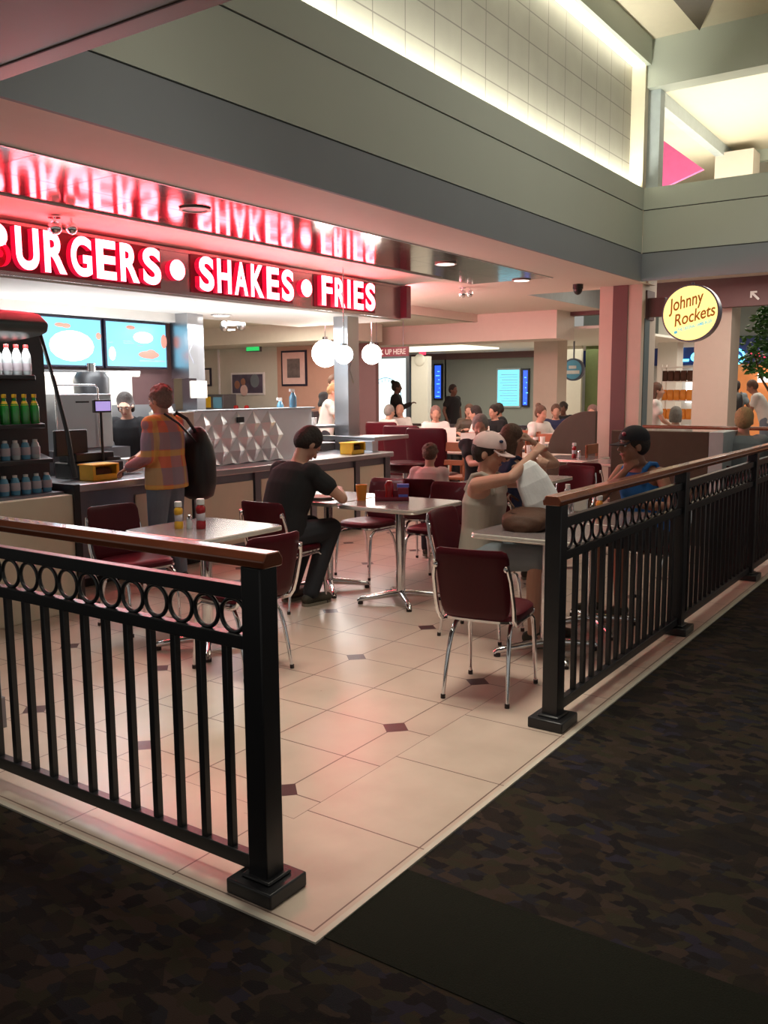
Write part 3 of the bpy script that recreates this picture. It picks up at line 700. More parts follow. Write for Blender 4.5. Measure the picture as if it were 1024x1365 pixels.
t = thing('round_stool', 'low burgundy round seat with a rim, beside the counter end', 'stool', (7.75, 4.75, 0))
mb = MB(); mb.lathe([(.001, .55), (.24, .55), (.29, .60), (.30, .66), (.27, .68), (.001, .66)], n=28); obj('seat', mb, 'vinyl', t)
mb = MB(); mb.cyl((0, 0, 0), (0, 0, .55), .04); mb.lathe([(.001, 0), (.2, 0), (.2, .02), (.001, .03)]); obj('pedestal', mb, 'chrome', t)

# ============================================================ COUNTER AND KITCHEN
t = thing('service_counter', 'long stainless-topped service counter with cream front panels', 'counter', (0, 4.5, 0))
mb = MB(); mb.box(2.18, 7.02, .03, .80, .08, .80); obj('body', mb, 'steeldark', t, False)
mb = MB(); mb.box(2.18, 7.02, .08, .55, 0, .08); obj('toe_kick', mb, 'rubber', t, False)
mb = MB(); mb.box(2.15, 7.06, -.03, .84, .80, .862); mb.box(7.06, 7.30, .58, .84, .80, .862); obj('worktop', mb, 'steel', t, True, .01)
xs = [3.05, 3.72, 3.82, 4.62, 4.72, 5.55, 5.66, 6.85]
for a, b in ((3.16, 3.80), (3.92, 4.62), (4.74, 5.50), (5.62, 6.30), (6.40, 6.90)):
    mb = MB(); mb.box(a, b, .012, .03, .12, .72); obj('front_panel', mb, 'cream', t, False, .003)
    mb = MB(); mb.box(b + .02, b + .10, -.0, .03, .08, .80) if b < 6.85 else mb.box(6.92, 7.02, 0, .03, .08, .80); obj('pilaster', mb, 'steeldark', t, False)
# rear counter
t = thing('back_counter', 'stainless back counter along the kitchen wall', 'counter', (0, 0, 0))
mb = MB(); mb.box(-1.5, 5.5, 5.95, 6.65, 0, .9); obj('body', mb, 'steeldark', t, False)
mb = MB(); mb.box(-1.5, 5.52, 5.92, 6.67, .9, .94); obj('worktop', mb, 'steel', t, False, .006)
# bright pass-through shelf under the screens
t = thing('lit_shelf', 'brightly lit pass-through shelf below the menu screens', 'shelf', (0, 6.5, 0))
mb = MB(); mb.box(1, 4.95, 0, .17, 1.80, 1.83); obj('shelf_board', mb, 'steel', t, False)
mb = MB(); mb.box(1, 4.95, .02, .06, 1.77, 1.80); obj('light_tube', mb, 'lamp', t, False)
mb = MB(); mb.box(1, 4.95, .15, .18, 1.45, 1.80); obj('back_splash', mb, 'white', t, False)
# menu screens
def screen(label, x0, x1, z0, z1, blobs):
    t = thing('menu_screen', label, 'screen', (x0, 6.6, z0), 0, 'menu screens over the kitchen'); W = x1 - x0; H = z1 - z0
    mb = MB(); mb.box(0, W, 0, .07, 0, H); obj('housing', mb, 'bezel', t, False, .006)
    mb = MB(); mb.box(.022, W - .022, -.004, 0, .022, H - .022); obj('display', mb, 'screenmenu', t, False)
    for kind, x, z, a, b in blobs:
        mb = MB()
        if kind == 'box': mb.box(x * W, (x + a) * W, -.007, -.004, z * H, (z + b) * H); obj('menu_text', mb, 'screentext', t, False)
        elif kind == 'white': mb.ell((x * W, -.005, z * H), (a * W, .003, b * H), None, 24, 8); obj('menu_highlight', mb, 'screenwhite', t)
        else: mb.ell((x * W, -.006, z * H), (a * W, .004, b * H)); obj('food_picture', mb, 'screenred', t)
screen('left menu screen with a large white highlight', 3.42, 4.53, 1.86, 2.39, [('white', .64, .42, .25, .30), ('food', .52, .82, .06, .04), ('food', .585, .81, .05, .045), ('food', .95, .64, .03, .07), ('box', .15, .2, .1, .03)])
screen('right menu screen with pictures of burgers', 4.56, 5.45, 1.86, 2.39, [('white', .60, .66, .16, .12), ('food', .94, .60, .05, .15), ('food', .40, .86, .07, .04), ('food', .68, .30, .17, .08), ('food', .72, .31, .09, .10), ('white', .10, .30, .05, .14), ('box', .52, .15, .42, .035), ('box', .05, .52, .06, .02), ('box', .28, .52, .16, .02), ('box', .28, .56, .12, .02), ('box', .5, .48, .08, .02)])
# stainless box machine
t = thing('steel_warmer', 'large boxy stainless warmer with a wire handle behind the register', 'kitchen machine', (3.02, 5.35, .9))
mb = MB(); mb.box(0, .60, 0, .5, .18, .68); obj('body', mb, 'steel', t, True, .01)
mb = MB(); mb.box(.20, .34, -.006, 0, .60, .615); obj('slot', mb, 'blackplastic', t, False)
mb = MB(); mb.tube([(-.02, -.02, .2), (-.02, -.02, .73), (.0, -.02, .76), (.40, -.02, .76), (.43, -.02, .73), (.43, -.02, .2)], .008); obj('wire_handle', mb, 'chrome', t)
mb = MB(); mb.box(-.1, .75, -.05, .5, -.9, .18); obj('stand', mb, 'steeldark', t, False)
# POS
t = thing('cash_register', 'black cash register with a small lit display on a pole', 'cash register', (2.82, 4.75, .86))
mb = MB(); mb.box(.0, .46, .05, .40, 0, .14); mb.box(.02, .42, .12, .36, .14, .22); obj('base', mb, 'blackplastic', t, True, .012)
mb = MB(); mb.box(-.14, .18, .16, .20, .2, .42); mb.box(.0, .06, .18, .22, .1, .25); obj('monitor', mb, 'blackplastic', t, True, .01)
mb = MB(); mb.cyl((.28, .1, .14), (.28, .1, .56), .012); mb.box(.20, .38, .08, .11, .56, .67); obj('customer_display', mb, 'blackplastic', t, True, .004)
mb = MB(); mb.box(.215, .365, .074, .08, .575, .655); obj('display_glass', mb, mat('lavender_display', (.3, .25, .6), .3, emit=(.42, .34, .75), es=.9, var=0), t, False)
t = thing('receipt_printer', 'black receipt printer next to the yellow crate', 'printer', (3.12, 4.85, .86))
mb = MB(); mb.loft([((.1, .08, z), a, b, (1, 0, 0), (0, 1, 0)) for z, a, b in ((0, .1, .1), (.12, .1, .1), (.17, .08, .08))], 24, 5); obj('body', mb, 'blackplastic', t)
mb = MB(); mb.box(.22, .42, .0, .2, .02, .07); mb.box(.24, .40, .02, .18, .07, .14); obj('paper_stack', mb, 'whiteplastic', t, False, .004)
# blender / dark hanging kettle
t = thing('coffee_brewer', 'dark rounded brewer standing behind the stainless warmer', 'brewer', (4.05, 6.2, .94))
mb = MB(); mb.lathe([(.001, .0), (.16, .0), (.16, .06), (.06, .1), (.06, .42), (.17, .46), (.18, .80), (.14, .86), (.001, .87)], n=24); obj('body', mb, 'blackplastic', t)
mb = MB(); mb.cyl((0, 0, .86), (0, 0, .95), .05); obj('lid', mb, 'chrome', t)
# yellow crates
def crate(label, x, y, deg, src=[None]):
    if src[0] is not None: return dup(src[0], (x, y, .862), R_(deg), label)
    t = thing('plastic_bin', label, 'bin', (x, y, .862), R_(deg), 'yellow bins on the counter'); W, D, H = .26, .17, .125
    mb = MB(); mb.box(0, W, 0, D, 0, .012); mb.box(0, W, D - .012, D, 0, H); mb.box(0, .012, 0, D, 0, H); mb.box(W - .012, W, 0, D, 0, H); mb.box(0, W, 0, .012, 0, .05); obj('tray', mb, 'yellow', t, False, .003)
    mb = MB(); mb.box(-.01, W + .01, -.01, D + .01, H, H + .012); mb.box(-.01, .02, -.012, 0, .04, H); mb.box(W - .02, W + .01, -.012, 0, .04, H); obj('rim', mb, 'yellow', t, False, .003)
    mb = MB(); mb.box(.03, W - .03, .03, D - .03, .012, .10); obj('contents', mb, 'brownbag', t, True, .02)
    src[0] = t; return t
crate('yellow plastic bin on the left of the counter before the register', 2.80, 4.60, 3); crate('yellow plastic bin at the foot of the stainless column', 6.36, 4.58, 3)
# diamond quilted screen
t = thing('quilted_steel_screen', 'diamond-quilted stainless screen standing on the counter', 'counter screen', (4.15, 4.80, .862))
mb = MB(); mb.box(0, 1.78, .02, .06, 0, .54); obj('panel', mb, 'quilt', t, False)
mb = MB(); mb.box(-.01, 1.80, -.02, .10, .535, .555); obj('top_ledge', mb, 'steel', t, False, .004)
mb = MB(); px, pz = .235, .27
for i in range(-1, 9):
    for j in range(-1, 6):
        for ox in (0, .5):
            cx = (i + ox) * px; cz = (j + ox) * pz
            pts = [(cx - px / 2, cz), (cx, cz - pz / 2), (cx + px / 2, cz), (cx, cz + pz / 2)]
            if min(q[0] for q in pts) < -.001 or max(q[0] for q in pts) > 1.30 or cz < -.001 or cz > .536: continue
            pts = [(a, min(max(b, 0), .535)) for a, b in pts]
            mb.add([(a, .02, b) for a, b in pts] + [(cx, -.018, min(max(cz, .02), .52))], [(0, 1, 4), (1, 2, 4), (2, 3, 4), (3, 0, 4)])
obj('diamond_facets', mb, 'quilt', t, False)
mb = MB(); mb.box(.55, .65, -.022, -.012, .42, .475); obj('small_black_plate', mb, 'blackplastic', t, False)
mb = MB(); mb.box(-.22, -.0, .02, .40, 0, .54); obj('side_return', mb, 'creamwall', t, False)
t = thing('steel_column', 'square stainless column rising from the counter to the white ceiling', 'column', (7.02, 5.12, .862))
mb = MB(); mb.box(0, .23, 0, .22, 0, 1.64); obj('shaft', mb, 'steel', t, False, .003)
mb = MB(); mb.prism([(.02, 0, 1.0), (.11, -.0, .82), (.20, 0, 1.0), (.11, 0, 1.18)], (0, -.012, 0)); obj('diamond_emboss', mb, 'steel', t, False)
t = thing('steel_hood_column', 'stainless duct column beside the right menu screen', 'column', (5.50, 6.3, 0))
mb = MB(); mb.box(0, .16, 0, .3, 1.75, 2.86); mb.box(.16, .30, .05, .3, 0, 2.86); obj('duct', mb, 'steel', t, False, .003)
mb = MB(); mb.prism([(.01, 0, 2.05), (.08, 0, 1.92), (.15, 0, 2.05), (.08, 0, 2.18)], (0, -.01, 0)); obj('diamond_emboss', mb, 'steel', t, False)
mb = MB(); mb.box(.0, .26, -.02, 0, 1.52, 1.72); obj('white_notice', mb, 'paper', t, False)
# steel wedge shelf and stacked plates
mb = MB(); mb.prism([(6.87, 4.62, .99), (7.62, 4.62, .99), (6.9, 5.5, .99)], (0, 0, .05)); mb.box(6.88, 7.0, 4.66, 4.9, .862, .99)
tag(obj('corner_shelf', mb, 'steel', None, False, .006), 'triangular stainless corner shelf at the end of the counter', 'shelf')
for k in range(5):
    mb = MB(); mb.lathe([(.001, 0), (.07, 0), (.115, .018), (.12, .022), (.07, .01), (.001, .008)], n=24)
    tag(obj('plate', mb, 'whiteplastic', None, loc=(7.12, 4.95, .867 + k * .02)), None, 'plate', 'white plates stacked under the corner shelf')['label'] = 'white plate in the stack under the triangular steel shelf'
# kitchen shelving right of quilted screen
t = thing('prep_station', 'dark prep station between the quilted screen and the steel column', 'kitchen station', (6.0, 5.35, .0))
mb = MB(); mb.box(0, 1.1, 0, .5, 0, .95); mb.box(0, .06, 0, .5, .95, 1.32); obj('body', mb, 'steeldark', t, False, .005)
mb = MB(); mb.box(0, 1.1, -.05, .5, 1.14, 1.17); obj('shelf', mb, 'steel', t, False)
tag(obj('bowl', MB().lathe([(.001, 0), (.10, 0), (.13, .05), (.12, .06), (.001, .05)]), 'blackplastic', loc=(6.33, 5.42, 1.17)), 'black bowl on the prep station shelf', 'bowl')
tag(obj('foam_cup', MB().lathe([(.001, 0), (.055, 0), (.075, .13), (.07, .19), (.001, .22)]), 'whiteplastic', loc=(6.5, 5.4, 1.18)), 'tall pale cup with domed top on the prep station', 'cup')
tag(obj('foam_cup', MB().lathe([(.001, 0), (.03, 0), (.04, .1), (.001, .1)]), 'whiteplastic', loc=(6.68, 5.4, 1.17)), 'small white cup at the right of the prep station', 'cup')
for x, l in ((5.66, 'blue spray bottle left of two on the quilted screen ledge'), (6.02, 'blue spray bottle standing right of the quilted screen')):
    t = thing('spray_bottle', l, 'bottle', (x, 4.86 if x < 5.9 else 5.36, 1.417 if x < 5.9 else 1.32), 0, 'blue spray bottles')
    mb = MB(); mb.lathe([(.001, 0), (.038, 0), (.04, .02), (.04, .11), (.02, .15), (.015, .17), (.001, .17)]); obj('body', mb, 'bluebottle', t)
    mb = MB(); mb.box(-.05, .02, -.012, .012, .17, .20); mb.cyl((0, 0, .15), (0, 0, .175), .018); obj('trigger', mb, 'whiteplastic', t)
# drink machines beyond
t = thing('drink_dispenser', 'grey drink dispenser with yellow label in the far kitchen', 'dispenser', (11.65, 11.9, 1.2))
mb = MB(); mb.box(.05, .45, .02, .62, 0, .34); obj('tank', mb, 'steeldark', t, False, .01)
mb = MB(); mb.box(.04, .05, .38, .52, .06, .29); obj('yellow_label', mb, 'yellow', t, False)
mb = MB(); mb.box(.04, .05, .06, .3, .05, .28); obj('window', mb, 'bluebottle', t, False)
t = thing('white_urn', 'white and black urn behind the shoulder bag', 'urn', (4.85, 6.05, .94))
mb = MB(); mb.lathe([(.001, 0), (.12, 0), (.12, .45), (.09, .52), (.001, .53)], c=(0, 0, 0)); obj('body', mb, 'whiteplastic', t)
mb = MB(); mb.lathe([(.001, 0), (.12, 0), (.14, .12), (.13, .36), (.08, .42), (.001, .43)], c=(.28, 0, .02)); obj('black_urn', mb, 'blackplastic', t)
# row of jars far kitchen
for i in range(4):
    y = 12.85 - i * .14 if i < 2 else 11.6 - (i - 2) * .3
    t = tag(obj('jar', MB().lathe([(.001, 0), (.05, 0), (.05, .09), (.03, .11), (.001, .11)]), 'red', loc=(11.75, y, 1.2)), 'small red-lidded jar on the far kitchen ledge', 'jar', 'red jars on the far kitchen ledge')
mb = MB(); mb.box(11.6, 12.4, 9.4, 14.2, 0, 1.2); tag(obj('kitchen_cabinet', mb, 'steeldark', None, False), 'low dark cabinet along the cream kitchen end wall', 'cabinet')
# frames and exit sign on the end wall
def frame(nm, label, y1, y0, z0, z1, fm, im, mat_w=.0, x=12.5):
    t = thing(nm, label, 'picture', (x, (y0 + y1) / 2, z0)); w_ = (y1 - y0) / 2; H = z1 - z0
    mb = MB(); mb.box(-.03, 0, -w_, w_, 0, H); obj('frame', mb, fm, t, False)
    mb = MB(); mb.box(-.035, -.03, -w_ + .04, w_ - .04, .04, H - .04); obj('mat_board', mb, 'pinkpaper' if mat_w else im, t, False)
    if mat_w:
        mb = MB(); mb.box(-.04, -.035, -w_ + mat_w, w_ - mat_w, mat_w, H - mat_w); obj('print', mb, im, t, False)
    return t
art = mat('dark_photo_print', (.10, .08, .12), .5, var=.9, scale=5); art2 = mat('sepia_print', (.16, .13, .12), .5, var=.8, scale=7)
frame('framed_print', 'framed print with a wide pale mat on the salmon wall', 10.96, 10.28, 1.70, 2.43, 'bezel', art2, .17)
t = frame('wide_photo', 'wide unframed photo print on the cream wall', 12.42, 11.45, 1.52, 2.0, 'whiteplastic', art)
for y, z, r, c_ in ((.30, .22, .08, 'skintan'), (.12, .28, .07, 'skintan'), (.10, .10, .11, 'pinkpaper'), (-.22, .30, .13, 'greycloth')):
    mb = MB(); mb.ell((-.036, y, z), (.004, r, r * 1.1)); obj('photo_detail', mb, c_, t)
frame('framed_notice', 'small framed notice on the cream wall', 13.38, 13.04, 1.72, 2.12, 'bezel', 'paper')
t = thing('exit_sign', 'green illuminated exit sign hanging in the kitchen', 'sign', (12.2, 11.5, 2.42))
mb = MB(); mb.box(0, .06, -.20, .20, 0, .34); obj('housing', mb, 'steeldark', t, False)
mb = MB(); mb.box(-.008, 0, -.18, .18, .02, .32); obj('panel', mb, 'exitgreen', t, False)
mb = MB(); mb.cyl((.03, 0, .34), (.03, 0, .45), .02); obj('hanger', mb, 'steeldark', t)
mb = MB(); mb.box(.0, .05, -.14, .14, .35, .385); obj('lamp', mb, 'lamp', t, False)
# spotlights cluster near kitchen ceiling
t = thing('twin_spotlight', 'twin emergency spotlight under the kitchen ceiling', 'light fixture', (9.4, 9.3, 2.86))
mb = MB(); mb.box(-.06, .06, -.12, .12, -.16, 0); obj('box', mb, 'whiteplastic', t, False, .01)
for s in (-1, 1):
    mb = MB(); mb.ell((-.06, s * .2, -.16), (.07, .08, .09)); obj('head', mb, 'steel', t)
mb = MB(); mb.box(-.1, -.07, -.07, .07, -.24, -.22); obj('lens', mb, 'lamp', t, False)
# globe pendants
for x, y, z, r, l in ((8.6, 6.72, 2.14, .20, 'large glowing white globe pendant left of the steel column'), (6.33, 4.66, 2.0, .105, 'glowing globe pendant just in front of the steel column'), (9.3, 6.38, 2.14, .15, 'glowing globe pendant seen right of the steel column')):
    t = thing('globe_pendant', l, 'pendant light', (x, y, z), 0, 'white globe pendants')
    mb = MB(); mb.ell((0, 0, 0), (r, r, r), None, 24, 16); obj('globe', mb, 'globe', t)
    mb = MB(); mb.cyl((0, 0, r * .95), (0, 0, (3.0 if x > 8.1 else 2.97) - z), .008); mb.cyl((0, 0, r * .9), (0, 0, r * 1.2), .04); obj('stem', mb, 'chrome', t)
    point('light_globe', (x, y, z - r - .05), 13, (1, .95, .86), .12)
# PICK UP HERE
t = thing('pick_up_sign', 'small hanging sign reading PICK UP HERE', 'sign', (12.0, 7.9, 2.22))
mb = MB(); mb.box(0, .04, -.42, .42, 0, .17); obj('board', mb, 'signred', t, False)
text_obj('lettering', 'PICK UP HERE', (.74, .10), 'whiteplastic', t, plane_mx((-.005, .37, .035), (0, -1, 0), (0, 0, 1)), .003, .01)
mb = MB(); mb.cyl((.02, -.3, .17), (.02, -.3, .8), .006); mb.cyl((.02, .3, .17), (.02, .3, .8), .006); obj('hanging_rod', mb, 'steeldark', t)

# display case at far left
t = thing('drinks_display_case', 'open refrigerated drinks case with curved canopy at the left edge', 'display case', (0, 0, 0))
mb = MB(); mb.box(.7, 2.12, 3.95, 4.75, 0, .86); obj('lower_cabinet', mb, 'cream', t, False, .006)
mb = MB(); mb.box(2.12, 2.17, 3.93, 4.8, 0, .93); mb.prism([(2.12, 3.93, 1.0), (2.12, 4.80, 1.0), (2.12, 4.80, 2.2), (2.12, 4.30, 2.2), (2.12, 4.27, 2.16)], (.0, 0, 0)) if 0 else None
obj('corner_post', mb, 'caseblack', t, False)
mb = MB(); mb.tube([(2.145, 3.95, .98), (2.14, 4.0, 1.3), (2.13, 4.1, 1.65), (2.11, 4.2, 1.98), (2.10, 4.24, 2.1)], [.022, .016, .014, .014, .014]); obj('slanted_edge', mb, 'caseblack', t)
mb = MB(); mb.box(.7, 2.50, 4.75, 4.80, .86, 2.1); obj('back_wall', mb, 'caseblack', t, False)
mb = MB(); pr = [(4.80, 1.98), (4.80, 2.17), (4.25, 2.17), (4.08, 2.14), (3.98, 2.07), (4.0, 2.01), (4.08, 1.99), (4.45, 1.96), (4.75, 1.96)]
mb.prism([(.7, y, z) for y, z in pr], (1.33, 0, 0)); obj('canopy', mb, 'canopy', t, True, .02, 3)
for z, y0 in ((1.72, 4.26), (1.37, 4.17), (1.12, 4.10)):
    mb = MB(); mb.prism([(.72, y0, z - .03), (2.08, y0, z - .03), (2.42, 4.75, z - .03), (.72, 4.75, z - .03)], (0, 0, .03)); obj('shelf', mb, 'caseblack', t, False, .004)
mb = MB(); mb.box(.72, 2.10, 4.02, 4.75, .84, .88); obj('deck', mb, 'steeldark', t, False)
def bottle(label, group, x, y, z, body, capm, kind, src={}):
    key = (body, capm, kind)
    if key in src: return dup(src[key], (x, y, z), 0, label, group)
    t = thing('drink_bottle', label, 'bottle', (x, y, z), 0, group)
    P = {'tall': [(.001, 0), (.030, 0), (.033, .01), (.033, .12), (.030, .15), (.014, .19), (.012, .205), (.001, .205)],
         'wine': [(.001, 0), (.031, 0), (.032, .01), (.032, .11), (.026, .14), (.013, .165), (.012, .20), (.001, .20)],
         'short': [(.001, 0), (.030, 0), (.032, .01), (.032, .08), (.025, .11), (.014, .125), (.001, .125)]}[kind]
    mb = MB(); mb.lathe(P, n=18); obj('body', mb, body, t)
    h = P[-1][1]; mb = MB(); mb.lathe([(.001, h - .012), (.017, h - .012), (.017, h + .012), (.001, h + .014)], n=14); obj('cap', mb, capm, t)
    if kind != 'wine': mb = MB(); mb.lathe([(.0335, .03), (.0345, .03), (.0345, .085), (.0335, .085)], n=18); obj('label_band', mb, 'label', t)
    else: mb = MB(); mb.lathe([(.0265, .135), (.0275, .135), (.0150, .165), (.014, .165)], n=18); obj('neck_label', mb, 'yellow', t)
    src[key] = t; return t
for i in range(6):
    bottle('clear bottle with a red cap on the top shelf of the drinks case', 'red-capped bottles on the top shelf', 1.68 + (i % 6) * .078, 4.34, 1.72, 'clearbottle', 'red' if i != 1 else 'whiteplastic', 'tall')
for i in range(6):
    bottle('green glass bottle on the middle shelf of the drinks case', 'green bottles on the middle shelf', 1.66 + i * .08, 4.26, 1.37, 'greenglass', 'yellow', 'wine')
for i in range(6):
    bottle('small pale drink bottle on the lower shelf of the drinks case', 'small bottles on the lower shelf', 1.62 + i * .08, 4.22, 1.12, 'clearbottle' if i % 2 else 'bluebottle', 'whiteplastic', 'short')
for i in range(6):
    bottle('small blue water bottle on the bottom deck of the drinks case', 'blue water bottles on the bottom deck', 1.62 + i * .085, 4.14, .88, 'bluebottle', 'whiteplastic', 'short')

area('light_case_fill', (1.7, 4.3, 1.94), .8, 6, (1, .98, .95), .15)  # unseen lamp added to brighten the bottles
# ============================================================ CONDIMENTS
def squeeze(label, x, y, z, body, s=1.0, h=1.0):
    t = thing('squeeze_bottle', label, 'condiment bottle', (x, y, z), .4, None, s)
    mb = MB(); mb.lathe([(.001, 0), (.036, 0), (.038, .008), (.037, .035), (.028, .06), (.030, .085), (.037, .105), (.036, .125), (.018, .145), (.001, .145)], n=22, sx=1, sy=.72); obj('body', mb, body, t)
    mb = MB(); mb.lathe([(.001, .142), (.024, .142), (.024, .172), (.02, .176), (.001, .176)], n=18); obj('cap', mb, 'whiteplastic', t)
    mb = MB(); mb.lathe([(.0285, .045), (.030, .048), (.031, .09), (.0285, .095)], n=22, sx=1.03, sy=.8); obj('label_band', mb, 'label', t)
squeeze('yellow mustard bottle on the table behind the left railing', 1.86, 2.56, .7605, 'mustard', .95)
squeeze('red ketchup bottle beside the mustard bottle', 1.93, 2.44, .7605, 'ketchup', 1.05)
squeeze('ketchup bottle on the table before the curved partition', 8.40, 2.72, .7605, 'ketchup', 1.05)
squeeze('orange squeeze bottle with white cap on the table of the man in blue', 3.62, .55, .7605, 'tileamber', .85)
def shaker(label, x, y, z, g=None):
    t = thing('salt_shaker', label, 'shaker', (x, y, z), 0, g)
    mb = MB(); mb.lathe([(.001, 0), (.020, 0), (.021, .01), (.016, .06), (.001, .062)], n=12); obj('glass', mb, 'clearbottle', t)
    mb = MB(); mb.lathe([(.016, .058), (.018, .058), (.016, .075), (.008, .084), (.001, .085)], n=12); obj('lid', mb, 'chrome', t)
shaker('glass salt shaker between the mustard and ketchup bottles', 1.90, 2.51, .7605)
shaker('salt shaker next to the ketchup before the curved partition', 8.56, 2.72, .7605)
t = thing('clear_water_bottle', 'clear plastic water bottle on the table by the railing post', 'bottle', (3.62, .77, .7605))
mb = MB(); mb.lathe([(.001, 0), (.033, 0), (.035, .02), (.032, .06), (.035, .08), (.035, .14), (.015, .19), (.001, .19)], n=18); obj('body', mb, mat('clear_plastic', (.8, .85, .88), .08, trans=.8, var=0), t)
mb = MB(); mb.cyl((0, 0, .188), (0, 0, .212), .016); obj('cap', mb, 'whiteplastic', t)
mb = MB(); mb.lathe([(.0355, .085), (.0362, .085), (.0362, .12), (.0355, .12)], n=18); obj('label_band', mb, 'label', t)
t = thing('napkin_holder', 'white napkin stack on the table of the man in blue', 'napkin holder', (3.93, .80, .7605), .3)
mb = MB(); mb.box(-.07, .07, -.045, .045, 0, .11); obj('napkins', mb, 'paper', t, False, .005)
mb = MB(); mb.box(-.075, .075, -.05, -.045, 0, .08); mb.box(-.075, .075, .045, .05, 0, .08); obj('side_plate', mb, 'chrome', t, False)
# caddy on the double table
t = thing('condiment_caddy', 'condiment caddy with orange, red and blue packets on the double table', 'caddy', (3.72, 2.24, .7605), -.96)
mb = MB(); mb.box(-.13, .13, -.06, .06, 0, .012); mb.box(-.13, .13, .055, .06, 0, .07); mb.box(-.13, .13, -.06, -.055, 0, .03); obj('tray', mb, 'signred', t, False)
mb = MB(); mb.box(.045, .125, -.045, .045, .012, .10); obj('packet_box', mb, 'signred', t, False, .005)
mb = MB(); mb.box(.05, .12, -.05, -.045, .02, .05); mb.box(.04, .13, -.03, .02, .10, .125); obj('blue_packets', mb, mat('blue_packet', (.12, .14, .55), .6), t, False)
mb = MB(); mb.lathe([(.001, .012), (.033, .012), (.03, .06), (.036, .12), (.02, .15), (.001, .15)], c=(-.02, 0, 0), n=18); obj('ketchup_in_caddy', mb, 'ketchup', t)
tag(obj('orange_cup', MB().lathe([(.001, 0), (.033, 0), (.045, .12), (.040, .12), (.030, .01), (.001, .01)], n=18), 'tileamber', loc=(3.60, 2.44, .7605)), 'orange tumbler at the left of the condiment caddy', 'cup')
# fork on small plate at T-shirt man table
tag(obj('paper_tray', MB().lathe([(.001, 0), (.09, 0), (.12, .02), (.115, .02), (.088, .005), (.001, .005)], n=24), 'paper', loc=(3.52, 2.78, .7605)), 'white plate in front of the man in the black T-shirt', 'plate')
# menu cards and cups on the far tables
rnd = random.Random(3)
def menucard(label, x, y, deg, g, src=[None]):
    if src[0] is not None: return dup(src[0], (x, y, .76), R_(deg), label, g)
    t = thing('menu_card', label, 'menu', (x, y, .76), R_(deg), g)
    mb = MB(); mb.prism([(-.03, -.16, 0), (.03, -.16, 0), (.004, -.16, .24), (-.004, -.16, .24)], (0, .32, 0)); obj('card', mb, 'paper', t, False); src[0] = t; return t
for i, (x, y, d) in enumerate([(10.25, 6.2, 10), (10.2, 5.85, -20), (10.45, 5.75, 30), (11.35, 5.55, -30), (9.05, 4.5, 20), (11.7, 6.6, 5)]):
    menucard('cream menu card standing on a back table', x, y, d, 'menu cards on the back tables')
cup0 = None
for i in range(44):
    x, y = rnd.choice([(9.0, 4.4), (10.3, 4.4), (11.6, 4.2), (10.4, 6.0), (11.5, 5.4), (9.0, 4.4), (8.6, 3.4)]); x += rnd.uniform(-.34, .34); y += rnd.uniform(-.34, .34)
    if cup0 is None: cup0 = tag(obj('paper_cup', MB().lathe([(.001, 0), (.030, 0), (.042, .13), (.037, .13), (.028, .01), (.001, .01)], n=14), 'whiteplastic', loc=(x, y, .76)), 'white cup on a back dining table', 'cup', 'white cups on the back tables')
    else: c = cup0.copy(); COL.objects.link(c); c.location = (x, y, .76)
# ============================================================ SIGNS AND SCREENS BEYOND
t = thing('round_shop_sign', 'round yellow lit sign with brown script Johnny Rockets on a bracket', 'sign', (10.45, 1.975, 2.59), scale=1.063)
mb = MB(); mb.cyl((0, 0, 0), (.14, 0, 0), .355, n=48); obj('rim', mb, 'rim', t)
mb = MB(); mb.cyl((-.006, 0, 0), (0, 0, 0), .335, n=48); obj('face', mb, 'signyellow', t)
a = R_(14); xd = (0, -math.cos(a), math.sin(a)); yd = (0, math.sin(a), math.cos(a))
def P2(u, v): return Vector((-.008, -u * math.cos(a) + v * math.sin(a), u * math.sin(a) + v * math.cos(a)))
text_obj('script_lettering', 'Johnny', (.47, .21), 'signbrown', t, plane_mx(P2(-.26, .03), xd, yd), .002, 0.014, .38)
text_obj('script_lettering', 'Rockets', (.53, .15), 'signbrown', t, plane_mx(P2(-.22, -.115), xd, yd), .002, 0.014, .38)
mb = MB(); mb.prism([P2(-.24, -.20), P2(-.20, -.20), P2(-.20, -.165), P2(-.24, -.165)], (-.001, 0, 0)); obj('ribbon', mb, 'signcyan', t, False)
text_obj('ribbon_lettering', 'THE ORIGINAL HAMBURGER', (.43, .045), 'signcyan', t, plane_mx(P2(-.19, -.19), xd, yd), .002, .012)
mb = MB(); mb.box(.02, .12, .33, .57, -.02, .22); obj('bracket_arm', mb, 'pier', t, False, .004)
mb = MB(); mb.box(.0, .3, .55, .569, -.05, .32); obj('bracket_plate', mb, 'pier', t, False)
mb = MB(); mb.cyl((.07, .0, .35), (.07, 0, .38), .02); obj('stub', mb, 'rim', t)
# arrow on header
mb = MB(); c0 = Vector((13.79, 1.90, 3.085))
def AP(u, v): return c0 + Vector((0, -u, v))
mb.prism([AP(-.075, .075), AP(.03, .075), AP(.03, .045), AP(-.02, .045), AP(.075, -.05), AP(.05, -.075), AP(-.045, .02), AP(-.045, -.03), AP(-.075, -.03)], (-.006, 0, 0))
tag(obj('arrow_sign', mb, 'whiteplastic', None, False), 'white arrow pointing up and left on the header beam', 'sign')
